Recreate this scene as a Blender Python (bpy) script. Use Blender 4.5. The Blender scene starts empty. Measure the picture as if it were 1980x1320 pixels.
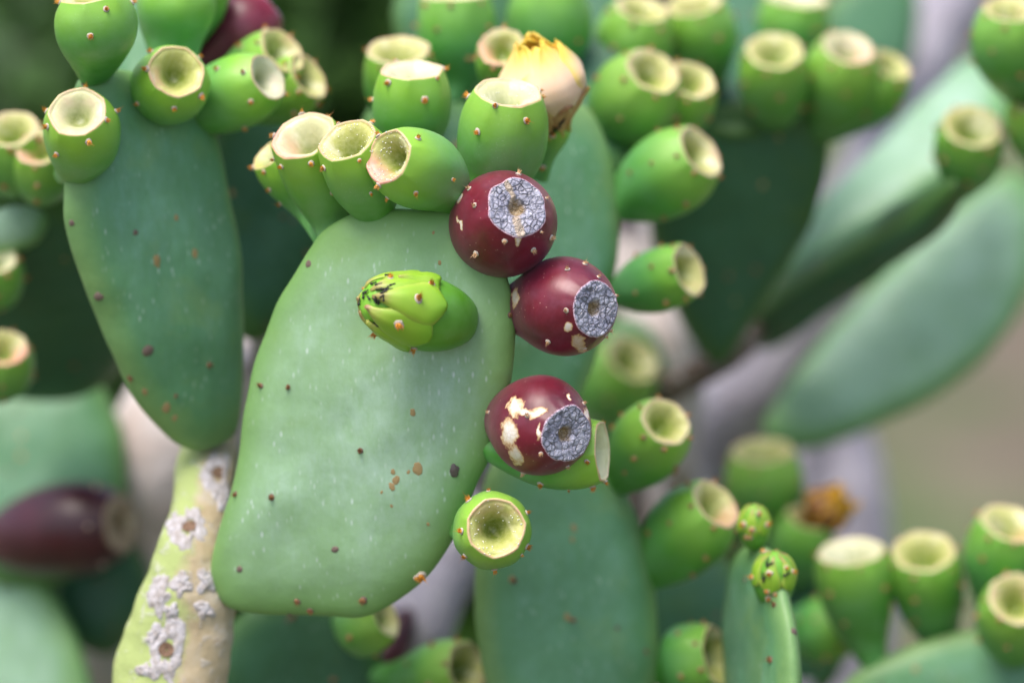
import bpy, bmesh, math, random
from math import radians, sin, cos, pi, sqrt
from mathutils import Vector, Matrix, Quaternion, noise
from mathutils.bvhtree import BVHTree

# ------------------------------------------------------------------ camera, sky, sun, exposure
sc = bpy.context.scene
col = sc.collection
F_PX = 5500.0                       # 100 mm lens on a 36 mm sensor, in photo pixels
PITCH = radians(12.0)
CAM = Vector((0.0, 0.0, 1.5))
cam_d = bpy.data.cameras.new('camera')
cam_d.lens = 100.0
cam_d.sensor_width = 36.0
cam_d.clip_start = 0.05
cam_d.clip_end = 5000.0
cam_d.dof.use_dof = True
cam_d.dof.focus_distance = 1.405
cam_d.dof.aperture_fstop = 2.3
cam_d.dof.aperture_blades = 0
cam = bpy.data.objects.new('camera', cam_d)
cam.location = CAM
cam.rotation_euler = (radians(90) - PITCH, 0, 0)
col.objects.link(cam)
sc.camera = cam

world = bpy.data.worlds.new('World')
sc.world = world
world.use_nodes = True
wn = world.node_tree
sky = wn.nodes.new('ShaderNodeTexSky')
sky.sky_type = 'NISHITA'
sky.sun_disc = False
SUN_DIR = Vector((-0.26, -0.26, 0.93)).normalized()
sky.sun_elevation = math.asin(SUN_DIR.z)
sky.sun_rotation = math.atan2(SUN_DIR.x, SUN_DIR.y)
sky.air_density = 1.0
sky.dust_density = 4.0
sky.ozone_density = 0.0
bg = wn.nodes['Background']
bg.inputs['Strength'].default_value = 0.125
wn.links.new(sky.outputs[0], bg.inputs[0])

sun_d = bpy.data.lights.new('sun', 'SUN')
sun_d.energy = 1.5
sun_d.angle = radians(32)
sun_d.color = (1.0, 0.96, 0.9)
sun = bpy.data.objects.new('sun', sun_d)
sun.rotation_euler = SUN_DIR.to_track_quat('Z', 'Y').to_euler()
col.objects.link(sun)

sc.view_settings.view_transform = 'Standard'
sc.view_settings.look = 'None'
sc.view_settings.exposure = 0.98
sc.view_settings.gamma = 1.0
sc.view_settings.use_curve_mapping = False
sc.cycles.use_denoising = True
sc.cycles.max_bounces = 8

# ------------------------------------------------------------------ geometry helpers
XC = Vector((1, 0, 0))
DIR = Vector((0, cos(PITCH), -sin(PITCH)))
UP = Vector((0, sin(PITCH), cos(PITCH)))
TO = -DIR
rnd = random.Random(7)


def P(px, py, d):
    return CAM + d * (DIR + XC * ((px - 990) / F_PX) - UP * ((py - 660) / F_PX))


def to_px(p):
    q = p - CAM
    d = q.dot(DIR)
    return 990 + F_PX * q.dot(XC) / d, 660 - F_PX * q.dot(UP) / d


def n3(p, s, seed=0.0):
    return noise.noise(Vector((p.x * s + seed, p.y * s - seed * 1.7, p.z * s + seed * 0.6)))


def obj(name, verts, faces, mat, parent=None, origin=None, smooth=True, attrs=None):
    me = bpy.data.meshes.new(name)
    o0 = origin if origin is not None else Vector((0, 0, 0))
    me.from_pydata([tuple(v - o0) for v in verts], [], faces)
    if smooth:
        me.shade_smooth()
    for k, vals in (attrs or {}).items():
        a = me.attributes.new(k, 'FLOAT', 'POINT')
        a.data.foreach_set('value', vals)
    if mat is not None:
        me.materials.append(mat)
    o = bpy.data.objects.new(name, me)
    col.objects.link(o)
    if parent is not None:
        o.parent = parent
    elif origin is not None:
        o.location = origin
    return o


def empty(name, loc):
    o = bpy.data.objects.new(name, None)
    o.empty_display_size = 0.01
    o.location = loc
    col.objects.link(o)
    return o


def tag(o, label, cat, group=None, kind=None):
    if label:
        o['label'] = label
    if cat:
        o['category'] = cat
    if group:
        o['group'] = group
    if kind:
        o['kind'] = kind
    return o


def ring_faces(nr, nf, closed_start=False, closed_end=False, flip=False):
    f = []
    for i in range(nr - 1):
        for j in range(nf):
            a, b = i * nf + j, i * nf + (j + 1) % nf
            q = (a, b, b + nf, a + nf)
            f.append(q[::-1] if flip else q)
    if closed_start:
        f.append(tuple(range(nf)) if flip else tuple(range(nf))[::-1])
    if closed_end:
        e = tuple((nr - 1) * nf + j for j in range(nf))
        f.append(e[::-1] if flip else e)
    return f


def catmull(pts, n, closed=True):
    """n points evenly spaced on a smooth curve through tuples pts"""
    m = len(pts)
    segs = m if closed else m - 1
    dense = []
    for i in range(segs):
        if closed:
            p0, p1, p2, p3 = pts[(i - 1) % m], pts[i], pts[(i + 1) % m], pts[(i + 2) % m]
        else:
            p0, p1, p2, p3 = pts[max(i - 1, 0)], pts[i], pts[i + 1], pts[min(i + 2, m - 1)]
        for k in range(16):
            t = k / 16
            dense.append(tuple(0.5 * (2 * b + (c - a) * t + (2 * a - 5 * b + 4 * c - d) * t * t + (3 * b - a - 3 * c + d) * t ** 3)
                               for a, b, c, d in zip(p0, p1, p2, p3)))
    dense.append(dense[0] if closed else tuple(pts[-1]))
    acc = [0.0]
    for a, b in zip(dense, dense[1:]):
        acc.append(acc[-1] + math.hypot(b[0] - a[0], b[1] - a[1]))
    out, k = [], 0
    for i in range(n):
        s = acc[-1] * i / (n if closed else n - 1)
        while k < len(acc) - 2 and acc[k + 1] < s:
            k += 1
        w = 0 if acc[k + 1] == acc[k] else (s - acc[k]) / (acc[k + 1] - acc[k])
        w = max(0.0, min(1.0, w))
        out.append(tuple(a + (b - a) * w for a, b in zip(dense[k], dense[k + 1])))
    return out


def sstep(a, b, x):
    t = max(0.0, min(1.0, (x - a) / (b - a)))
    return t * t * (3 - 2 * t)


def surf(bvh, px, py, guess):
    """surface point and normal that a pixel's ray meets, else the nearest one on the rim of the shape"""
    ray = (P(px, py, 1.0) - CAM).normalized()
    h = bvh.ray_cast(CAM, ray)
    if h[0] is not None:
        return h[0], h[1]
    q = CAM + ray * (guess - CAM).dot(ray)
    h = bvh.find_nearest(q)
    return h[0], h[1]


# ------------------------------------------------------------------ materials
def mat_base(name):
    m = bpy.data.materials.new(name)
    m.use_nodes = True
    nt = m.node_tree
    return m, nt, nt.nodes['Principled BSDF']


class NT:
    def __init__(self, name):
        self.m, self.nt, self.bsdf = mat_base(name)
        self.tc = self.nt.nodes.new('ShaderNodeTexCoord')
        self.oi = self.nt.nodes.new('ShaderNodeObjectInfo')
        add = self.nt.nodes.new('ShaderNodeVectorMath')
        add.operation = 'ADD'
        mul = self.nt.nodes.new('ShaderNodeMath')
        mul.operation = 'MULTIPLY'
        mul.inputs[1].default_value = 3.7
        self.link(self.oi.outputs['Random'], mul.inputs[0])
        self.link(self.tc.outputs['Object'], add.inputs[0])
        self.link(mul.outputs[0], add.inputs[1])
        self.co = add.outputs[0]

    def link(self, a, b):
        self.nt.links.new(a, b)

    def put(self, inp, v):
        if isinstance(v, (int, float)):
            inp.default_value = v
        elif isinstance(v, tuple):
            inp.default_value = v if len(v) == 4 else (*v, 1.0)
        else:
            self.link(v, inp)

    def noise(self, scale, detail=3.0, rough=0.55, dist=0.0, co=None, stretch=None):
        n = self.nt.nodes.new('ShaderNodeTexNoise')
        n.inputs['Scale'].default_value = scale
        n.inputs['Detail'].default_value = detail
        n.inputs['Roughness'].default_value = rough
        n.inputs['Distortion'].default_value = dist
        c = co or self.co
        if stretch:
            mp = self.nt.nodes.new('ShaderNodeMapping')
            mp.inputs['Scale'].default_value = stretch
            self.link(c, mp.inputs[0])
            c = mp.outputs[0]
        self.link(c, n.inputs['Vector'])
        return n.outputs[0]

    def voro(self, scale, feature='F1', co=None, stretch=None, rand=1.0):
        n = self.nt.nodes.new('ShaderNodeTexVoronoi')
        n.feature = feature
        n.inputs['Scale'].default_value = scale
        n.inputs['Randomness'].default_value = rand
        c = co or self.co
        if stretch:
            mp = self.nt.nodes.new('ShaderNodeMapping')
            mp.inputs['Scale'].default_value = stretch
            self.link(c, mp.inputs[0])
            c = mp.outputs[0]
        self.link(c, n.inputs['Vector'])
        return n

    def ramp(self, fac, stops, interp='LINEAR'):
        r = self.nt.nodes.new('ShaderNodeValToRGB')
        r.color_ramp.interpolation = interp
        e = r.color_ramp.elements
        while len(e) < len(stops):
            e.new(0.5)
        for k, (pos, c) in enumerate(stops):
            e[k].position = pos
            c = (c, c, c) if isinstance(c, (int, float)) else c
            e[k].color = (*c, 1.0)
        self.put(r.inputs[0], fac)
        return r.outputs[0]

    def mix(self, fac, a, b, mode='MIX'):
        n = self.nt.nodes.new('ShaderNodeMix')
        n.data_type = 'RGBA'
        n.blend_type = mode
        self.put(n.inputs[0], fac)
        self.put(n.inputs[6], a)
        self.put(n.inputs[7], b)
        return n.outputs[2]

    def math(self, op, a, b=0.0):
        n = self.nt.nodes.new('ShaderNodeMath')
        n.operation = op
        n.use_clamp = False
        self.put(n.inputs[0], a)
        self.put(n.inputs[1], b)
        return n.outputs[0]

    def attr(self, name):
        n = self.nt.nodes.new('ShaderNodeAttribute')
        n.attribute_name = name
        return n.outputs['Fac']

    def vary(self, c, hue=0.02, val=0.12):
        n = self.nt.nodes.new('ShaderNodeHueSaturation')
        h = self.math('MULTIPLY_ADD', self.oi.outputs['Random'], hue)
        self.nt.nodes[-1].inputs[2].default_value = 0.5 - hue / 2
        v = self.math('MULTIPLY_ADD', self.math('FRACT', self.math('MULTIPLY', self.oi.outputs['Random'], 7.31)), val)
        self.nt.nodes[-1].inputs[2].default_value = 1 - val / 2
        self.link(h, n.inputs['Hue'])
        self.link(v, n.inputs['Value'])
        self.put(n.inputs['Color'], c)
        return n.outputs[0]

    def bump(self, h, strength, dist):
        n = self.nt.nodes.new('ShaderNodeBump')
        n.inputs['Strength'].default_value = strength
        n.inputs['Distance'].default_value = dist
        self.put(n.inputs['Height'], h)
        self.link(n.outputs[0], self.bsdf.inputs['Normal'])

    def done(self, color, rough=0.5, sss=0.0, sss_scale=0.004, sss_rad=(0.6, 1.0, 0.3), coat=0.0, spec=0.5):
        b = self.bsdf
        self.put(b.inputs['Base Color'], color)
        self.put(b.inputs['Roughness'], rough)
        b.inputs['Specular IOR Level'].default_value = spec
        if sss:
            b.inputs['Subsurface Weight'].default_value = sss
            b.inputs['Subsurface Scale'].default_value = sss_scale
            b.inputs['Subsurface Radius'].default_value = sss_rad
        if coat:
            b.inputs['Coat Weight'].default_value = coat
            b.inputs['Coat Roughness'].default_value = 0.3
        return self.m


def pad_material(name, green, bloom, edge, bloom_amt=0.6, flecks=1.0):
    t = NT(name)
    s = t.attr('edge')
    big = t.noise(14, 4, 0.6)
    fine = t.noise(170, 4, 0.65, stretch=(1, 1, 0.45))
    bl = t.math('MULTIPLY', t.ramp(big, [(0.30, 0.25), (0.68, 1.0)]), bloom_amt)
    bl = t.math('MULTIPLY', bl, t.ramp(fine, [(0.30, 0.55), (0.68, 1.15)]))
    bl = t.math('MULTIPLY', bl, t.ramp(s, [(0.6, 1.0), (0.93, 0.12)]))
    c = t.mix(bl, green, bloom)
    c = t.mix(t.math('MULTIPLY', t.ramp(s, [(0.78, 0.0), (0.98, 1.0)]), 0.75), c, edge)
    # waxy pale flecks, elongated along the pad
    v = t.voro(330, stretch=(1.0, 1.0, 0.42))
    dens = t.ramp(t.noise(32, 4, 0.65), [(0.42, 0.0), (0.62, 1.0)])
    fl = t.math('MULTIPLY', t.ramp(v.outputs['Distance'], [(0.10, 1.0), (0.30, 0.0)]), dens)
    rsel = t.math('GREATER_THAN', v.outputs['Color'], 0.42)
    fl = t.math('MULTIPLY', t.math('MULTIPLY', fl, rsel), 0.55 * flecks)
    fl = t.math('MULTIPLY', fl, t.ramp(s, [(0.75, 1.0), (0.95, 0.0)]))
    c = t.mix(fl, c, (0.55, 0.66, 0.62))
    md = t.ramp(t.noise(48, 5, 0.7, 0.3), [(0.35, 0.0), (0.7, 1.0)])
    c = t.mix(t.math('MULTIPLY', md, 0.36), c, tuple(x * 0.72 for x in green))
    # yellowing blotches
    ye = t.math('MULTIPLY', t.ramp(t.noise(24, 4, 0.6, 0.4), [(0.56, 0.0), (0.75, 1.0)]), 0.35)
    c = t.mix(ye, c, (edge[0] * 1.25, edge[1] * 1.05, edge[2] * 0.9))
    # fine pores
    po = t.voro(900)
    c = t.mix(t.math('MULTIPLY', t.ramp(po.outputs['Distance'], [(0.05, 1.0), (0.2, 0.0)]), 0.16), c, (0.06, 0.13, 0.06))
    c = t.vary(c, 0.01, 0.06)
    t.bump(t.math('ADD', t.math('MULTIPLY', t.noise(60, 3), 0.7), t.math('MULTIPLY', fine, 0.35)), 0.35, 0.0025)
    return t.done(c, t.ramp(big, [(0.3, 0.42), (0.7, 0.58)]), sss=0.12, sss_scale=0.004, coat=0.0, spec=0.45)


M = {}
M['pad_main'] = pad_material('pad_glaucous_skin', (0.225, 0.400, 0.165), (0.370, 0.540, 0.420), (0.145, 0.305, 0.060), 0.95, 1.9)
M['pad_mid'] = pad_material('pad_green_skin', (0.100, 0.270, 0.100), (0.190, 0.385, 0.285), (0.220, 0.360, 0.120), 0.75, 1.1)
M['pad_half_shaded'] = pad_material('pad_half_shaded_skin', (0.070, 0.200, 0.075), (0.120, 0.275, 0.190), (0.110, 0.230, 0.045), 0.7, 0.7)  # pad skin with part of the background shade put into its colours
M['pad_shaded'] = pad_material('pad_shaded_skin', (0.034, 0.120, 0.048), (0.058, 0.170, 0.120), (0.065, 0.155, 0.022), 0.6, 0.3)  # darkest copy of the pad skin, deep shade painted into the base colours
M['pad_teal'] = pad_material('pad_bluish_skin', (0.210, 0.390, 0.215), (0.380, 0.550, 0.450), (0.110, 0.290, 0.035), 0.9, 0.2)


def rind_material(name, low, mid, top, bloom, dark=False):
    t = NT(name)
    a = t.attr('t')
    c = t.ramp(a, [(0.0, low), (0.55, mid), (0.9, top), (1.0, tuple(x * 1.05 for x in top))])
    bl = t.math('MULTIPLY', t.ramp(t.noise(45, 3, 0.6), [(0.35, 0.0), (0.7, 1.0)]), t.ramp(a, [(0.35, 0.55), (0.95, 0.12)]))
    c = t.mix(bl, c, bloom)
    ws = t.ramp(t.voro(620).outputs['Distance'], [(0.07, 1.0), (0.16, 0.0)])
    c = t.mix(t.math('MULTIPLY', t.math('MULTIPLY', ws, t.ramp(t.noise(90), [(0.5, 0.0), (0.62, 1.0)])), 0.4), c, (0.55, 0.68, 0.5))
    c = t.vary(c, 0.018, 0.14)
    t.bump(t.math('ADD', t.noise(120, 3), t.math('MULTIPLY', t.noise(500, 2), 0.3)), 0.16, 0.0015)
    return t.done(c, t.ramp(t.noise(60), [(0.3, 0.36), (0.7, 0.5)]), sss=0.18, sss_scale=0.004, coat=0.06, spec=0.45)


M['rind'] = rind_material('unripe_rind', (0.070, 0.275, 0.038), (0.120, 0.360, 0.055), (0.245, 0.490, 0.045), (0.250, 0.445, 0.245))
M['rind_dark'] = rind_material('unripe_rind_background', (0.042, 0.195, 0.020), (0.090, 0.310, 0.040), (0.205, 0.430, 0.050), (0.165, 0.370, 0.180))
M['rind_bud'] = rind_material('bud_rind', (0.060, 0.230, 0.014), (0.110, 0.350, 0.022), (0.190, 0.460, 0.035), (0.170, 0.400, 0.110))


def red_material(name, deep, bright, bloom, sheen=0.14):
    t = NT(name)
    a = t.attr('t')
    s = t.attr('scar')
    k = t.attr('cream')
    c = t.mix(t.ramp(t.noise(28, 4, 0.6), [(0.35, 0.0), (0.7, 1.0)]), deep, bright)
    bl = t.math('MULTIPLY', t.ramp(t.noise(70, 5, 0.7, 0.6), [(0.45, 0.0), (0.72, 1.0)]), 0.30)
    bl = t.math('ADD', bl, t.math('MULTIPLY', t.ramp(a, [(0.25, 1.0), (0.7, 0.0)]), 0.30))
    c = t.mix(bl, c, bloom)
    vs = t.voro(420)
    sp = t.math('MULTIPLY', t.ramp(vs.outputs['Distance'], [(0.09, 1.0), (0.17, 0.0)]), t.math('GREATER_THAN', vs.outputs['Color'], 0.58))
    sp = t.math('MULTIPLY', sp, t.ramp(t.noise(55), [(0.47, 0.0), (0.58, 1.0)]))
    c = t.mix(t.math('MULTIPLY', sp, 0.55), c, (0.60, 0.36, 0.30))
    # corky blemishes: painted per fruit in the 'scar' attribute, tan edge, pale heart, thin cracks
    wob = t.math('ADD', s, t.math('MULTIPLY', t.math('SUBTRACT', t.noise(330, 4, 0.7), 0.5), 0.55))
    scar = t.ramp(wob, [(0.47, 0.0), (0.53, 1.0)])
    scol = t.ramp(wob, [(0.5, (0.36, 0.16, 0.07)), (0.58, (0.62, 0.44, 0.25)), (0.70, (0.74, 0.66, 0.54)), (0.9, (0.80, 0.76, 0.73))])
    scol = t.mix(t.ramp(k, [(0, 0.55), (1, 0.0)]), scol, (0.42, 0.24, 0.10))
    ck = t.ramp(t.voro(230, 'DISTANCE_TO_EDGE').outputs['Distance'], [(0.0, 1.0), (0.06, 0.0)])
    scol = t.mix(t.math('MULTIPLY', ck, 0.3), scol, (0.35, 0.20, 0.10))
    c = t.mix(scar, c, scol)
    t.bump(t.math('ADD', t.math('MULTIPLY', t.noise(140, 4), 0.6), t.math('MULTIPLY', scar, 0.6)), 0.22, 0.001)
    r = t.mix(scar, t.ramp(t.noise(50, 4), [(0.3, 0.30), (0.7, 0.46)]), (0.7, 0.7, 0.7))
    t.bsdf.inputs['Sheen Weight'].default_value = sheen
    t.bsdf.inputs['Sheen Roughness'].default_value = 0.45
    t.bsdf.inputs['Sheen Tint'].default_value = (1.0, 0.62, 0.72, 1)
    return t.done(c, r, sss=0.06, sss_scale=0.002, sss_rad=(1.0, 0.2, 0.2), coat=0.05, spec=0.5)


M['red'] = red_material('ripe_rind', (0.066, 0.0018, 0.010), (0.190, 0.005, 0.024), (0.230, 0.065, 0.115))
M['red_shaded'] = red_material('ripe_rind_shaded', (0.020, 0.0015, 0.005), (0.062, 0.004, 0.012), (0.05, 0.015, 0.025), 0.04)  # ripe rind with its reds darkened to stand for shade on the low fruits


def cup_material(name, pit, mid, rim, pink, skin=(0.24, 0.46, 0.04)):
    t = NT(name)
    a = t.attr('q')
    c = t.ramp(a, [(0.0, pit), (0.32, tuple(x * 1.25 for x in pit)), (0.72, mid), (0.86, mid), (0.92, rim), (0.965, rim), (0.995, skin)])
    pk = t.math('MULTIPLY', t.ramp(t.noise(45, 2), [(0.56, 0.0), (0.72, 1.0)]), t.ramp(a, [(0.35, 0.0), (0.6, 1.0)]))
    c = t.mix(t.math('MULTIPLY', pk, 0.55), c, pink)
    pl = t.math('MULTIPLY', t.ramp(t.noise(55, 3, 0.6, 0.5), [(0.53, 0.0), (0.66, 1.0)]), t.ramp(a, [(0.3, 0.0), (0.5, 1.0), (0.8, 1.0), (0.95, 0.1)]))
    c = t.mix(t.math('MULTIPLY', pl, 0.6), c, (0.80, 0.77, 0.55))
    c = t.mix(t.math('MULTIPLY', t.attr('pale'), t.ramp(a, [(0.25, 0.25), (0.55, 1.0), (0.88, 1.0), (0.95, 0.0)])), c, (0.80, 0.79, 0.64))
    c = t.mix(t.math('MULTIPLY', t.attr('stain'), t.ramp(t.noise(160, 3), [(0.3, 0.6), (0.6, 1.0)])), c, (0.74, 0.27, 0.25))
    fb = t.noise(420, 3, 0.6)
    c = t.mix(t.math('MULTIPLY', t.ramp(fb, [(0.4, 0.0), (0.7, 1.0)]), 0.2), c, (0.75, 0.72, 0.45))
    c = t.vary(c, 0.012, 0.12)
    t.bump(t.math('ADD', fb, t.noise(150, 3)), 0.3, 0.001)
    return t.done(c, 0.42, sss=0.1, sss_scale=0.003, sss_rad=(1, 0.9, 0.3))


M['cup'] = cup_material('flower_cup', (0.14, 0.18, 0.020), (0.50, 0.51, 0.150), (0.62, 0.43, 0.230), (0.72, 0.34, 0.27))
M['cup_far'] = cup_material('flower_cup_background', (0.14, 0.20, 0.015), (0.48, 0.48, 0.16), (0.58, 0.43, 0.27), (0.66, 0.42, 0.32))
M['cup_dry'] = cup_material('dry_cup', (0.14, 0.08, 0.03), (0.30, 0.20, 0.12), (0.32, 0.20, 0.13), (0.30, 0.16, 0.11), (0.10, 0.01, 0.02))


def cork_material():
    t = NT('corky_grey_scar')
    a = t.attr('q')
    co = t.tc.outputs['Object']
    wob = t.nt.nodes.new('ShaderNodeVectorMath')
    wob.operation = 'MULTIPLY_ADD'
    nz = t.nt.nodes.new('ShaderNodeTexNoise')
    nz.inputs['Scale'].default_value = 220
    t.link(co, nz.inputs['Vector'])
    t.link(nz.outputs['Color'], wob.inputs[0])
    wob.inputs[1].default_value = (0.0014, 0.0014, 0.0014)
    t.link(co, wob.inputs[2])
    cw = wob.outputs[0]
    v1 = t.voro(310, 'DISTANCE_TO_EDGE', co=cw)
    v2 = t.voro(720, 'DISTANCE_TO_EDGE', co=cw)
    c1 = t.ramp(v1.outputs['Distance'], [(0.0, 1.0), (0.13, 0.0)])
    c1 = t.math('MULTIPLY', c1, t.ramp(t.noise(160, 3), [(0.35, 0.35), (0.6, 1.0)]))
    c2 = t.ramp(v2.outputs['Distance'], [(0.0, 1.0), (0.16, 0.0)])
    g = t.ramp(t.noise(150, 4, 0.65), [(0.3, (0.22, 0.22, 0.30)), (0.52, (0.38, 0.38, 0.49)), (0.72, (0.66, 0.65, 0.74))])
    g = t.mix(t.math('MULTIPLY', t.ramp(t.noise(75, 3), [(0.45, 0.0), (0.7, 1.0)]), 0.32), g, (0.66, 0.65, 0.73))
    g = t.mix(t.math('MULTIPLY', c2, 0.3), g, (0.12, 0.12, 0.15))
    g = t.mix(t.math('MULTIPLY', c1, 0.85), g, (0.060, 0.055, 0.07))
    tan = t.mix(t.noise(300, 3), (0.24, 0.15, 0.07), (0.48, 0.37, 0.22))
    wq = t.math('ADD', a, t.math('MULTIPLY', t.math('SUBTRACT', t.noise(260, 3), 0.5), 0.3))
    g = t.mix(t.ramp(wq, [(0.20, 1.0), (0.34, 0.0)]), g, tan)
    g = t.mix(t.ramp(t.attr('slit'), [(0.35, 0.0), (0.6, 1.0)]), g, (0.46, 0.37, 0.29))
    g = t.mix(t.ramp(a, [(0.955, 0.0), (0.985, 1.0)]), g, (0.60, 0.40, 0.50))
    h = t.math('SUBTRACT', t.math('MULTIPLY', t.noise(300, 3), 0.3), t.math('ADD', c1, t.math('MULTIPLY', c2, 0.15)))
    t.bump(h, 0.7, 0.0011)
    return t.done(g, 0.36, spec=0.6)


M['cork'] = cork_material()


def plain(name, c1, c2, scale, rough=0.6, sss=0.0, bump=0.2, bd=0.001, vary=0.1):
    t = NT(name)
    c = t.mix(t.ramp(t.noise(scale, 4, 0.6), [(0.32, 0.0), (0.68, 1.0)]), c1, c2)
    c = t.vary(c, 0.01, vary)
    t.bump(t.noise(scale * 2.3, 3), bump, bd)
    return t.done(c, rough, sss=sss, sss_scale=0.003)


M['felt'] = plain('areole_felt', (0.33, 0.25, 0.18), (0.72, 0.66, 0.60), 1100, 0.85)
M['felt_brown'] = plain('areole_brown_felt', (0.08, 0.05, 0.04), (0.24, 0.18, 0.15), 900, 0.85)
M['glochid'] = plain('glochid_bristles', (0.42, 0.13, 0.012), (0.72, 0.36, 0.05), 800, 0.45, vary=0.5)
M['glochid_pale'] = plain('glochid_pale_bristles', (0.40, 0.18, 0.05), (0.78, 0.58, 0.38), 700, 0.5, vary=0.4)
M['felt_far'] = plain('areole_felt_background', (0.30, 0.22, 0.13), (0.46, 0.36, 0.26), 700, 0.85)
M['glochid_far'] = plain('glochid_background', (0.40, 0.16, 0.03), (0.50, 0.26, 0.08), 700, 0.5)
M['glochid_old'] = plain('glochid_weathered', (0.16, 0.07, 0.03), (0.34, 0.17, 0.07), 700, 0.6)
M['rust'] = plain('rust_scab', (0.26, 0.15, 0.055), (0.40, 0.31, 0.15), 700, 0.7)
M['dark_scab'] = plain('dark_scab', (0.035, 0.026, 0.024), (0.16, 0.13, 0.13), 1200, 0.4)
M['ant'] = plain('ant_black', (0.006, 0.006, 0.007), (0.016, 0.014, 0.014), 900, 0.28)
M['drop'] = plain('nectar_bead', (0.80, 0.80, 0.74), (0.9, 0.9, 0.85), 900, 0.12)
M['crust'] = plain('white_crust', (0.36, 0.31, 0.28), (0.60, 0.58, 0.62), 300, 0.75, bump=0.6, bd=0.002)
M['eye'] = plain('brown_eye', (0.10, 0.055, 0.03), (0.26, 0.16, 0.10), 500, 0.8)
M['soil_leaf'] = plain('shrub_leaf', (0.014, 0.055, 0.004), (0.040, 0.12, 0.008), 12, 0.55, vary=0.5)
M['twig'] = plain('shrub_twig', (0.05, 0.035, 0.025), (0.12, 0.09, 0.07), 40, 0.8)


def bark_material(name, a, b, c3, green=None):
    t = NT(name)
    n = t.noise(26, 5, 0.65, 0.5)
    c = t.ramp(n, [(0.3, a), (0.5, b), (0.68, c3)])
    if green:
        sgn = t.attr('side')
        c = t.mix(t.ramp(t.math('ADD', sgn, t.math('MULTIPLY', t.math('SUBTRACT', t.noise(38, 4, 0.6), 0.5), 0.8)), [(0.42, 1.0), (0.62, 0.0)]), c, green)
    fl = t.ramp(t.noise(120, 5, 0.7, 0.6), [(0.56, 0.0), (0.64, 1.0)])
    c = t.mix(t.math('MULTIPLY', fl, 0.45), c, (0.66, 0.64, 0.64))
    dk = t.ramp(t.noise(75, 4, 0.7, 0.4), [(0.62, 0.0), (0.72, 1.0)])
    c = t.mix(t.math('MULTIPLY', dk, 0.5), c, (0.22, 0.15, 0.10))
    t.bump(t.math('ADD', t.noise(60, 5), t.math('MULTIPLY', fl, 0.3)), 0.5, 0.004)
    return t.done(c, 0.75)


M['stem'] = bark_material('old_stem_skin', (0.33, 0.24, 0.13), (0.46, 0.37, 0.23), (0.52, 0.46, 0.36), green=(0.37, 0.45, 0.16))
M['bark'] = bark_material('grey_bark', (0.24, 0.22, 0.26), (0.33, 0.31, 0.37), (0.42, 0.40, 0.46))
M['bark_pale'] = bark_material('pale_bark', (0.48, 0.38, 0.34), (0.57, 0.50, 0.48), (0.64, 0.60, 0.62))
M['bark_dark'] = bark_material('brown_bark', (0.07, 0.045, 0.03), (0.12, 0.085, 0.06), (0.20, 0.15, 0.12))


def tepal_material(name, base, mid, edge, tip):
    t = NT(name)
    x = t.attr('x')
    e = t.attr('e')
    c = t.ramp(x, [(0.0, base), (0.35, mid), (0.85, mid), (1.0, edge)])
    c = t.mix(t.ramp(e, [(0.66, 0.0), (0.98, 1.0)]), c, edge)
    c = t.mix(t.math('MULTIPLY', t.ramp(x, [(0.78, 0.0), (0.98, 1.0)]), t.ramp(t.noise(140, 3), [(0.35, 0.3), (0.6, 1.0)])), c, tip)
    c = t.mix(t.math('MULTIPLY', t.ramp(t.noise(60, 4), [(0.45, 0.0), (0.7, 1.0)]), 0.3), c, base)
    t.bump(t.noise(110, 3, stretch=(1, 1, 0.3)), 0.2, 0.001)
    return t.done(c, 0.45, sss=0.25, sss_scale=0.003, sss_rad=(1, 0.7, 0.3))


M['sepal'] = tepal_material('bud_scale', (0.19, 0.42, 0.020), (0.28, 0.48, 0.035), (0.40, 0.52, 0.08), (0.34, 0.19, 0.10))
M['petal'] = tepal_material('petal', (0.80, 0.44, 0.24), (0.84, 0.58, 0.40), (0.84, 0.60, 0.08), (0.84, 0.58, 0.07))
M['petal_in'] = tepal_material('petal_inner', (0.80, 0.34, 0.05), (0.84, 0.42, 0.03), (0.86, 0.62, 0.06), (0.84, 0.55, 0.06))
M['petal_dry'] = tepal_material('petal_dried', (0.10, 0.03, 0.012), (0.20, 0.07, 0.02), (0.66, 0.34, 0.01), (0.62, 0.32, 0.01))
M['sepal_brown'] = tepal_material('outer_sepal', (0.42, 0.44, 0.08), (0.52, 0.30, 0.13), (0.50, 0.26, 0.12), (0.35, 0.16, 0.08))


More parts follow.
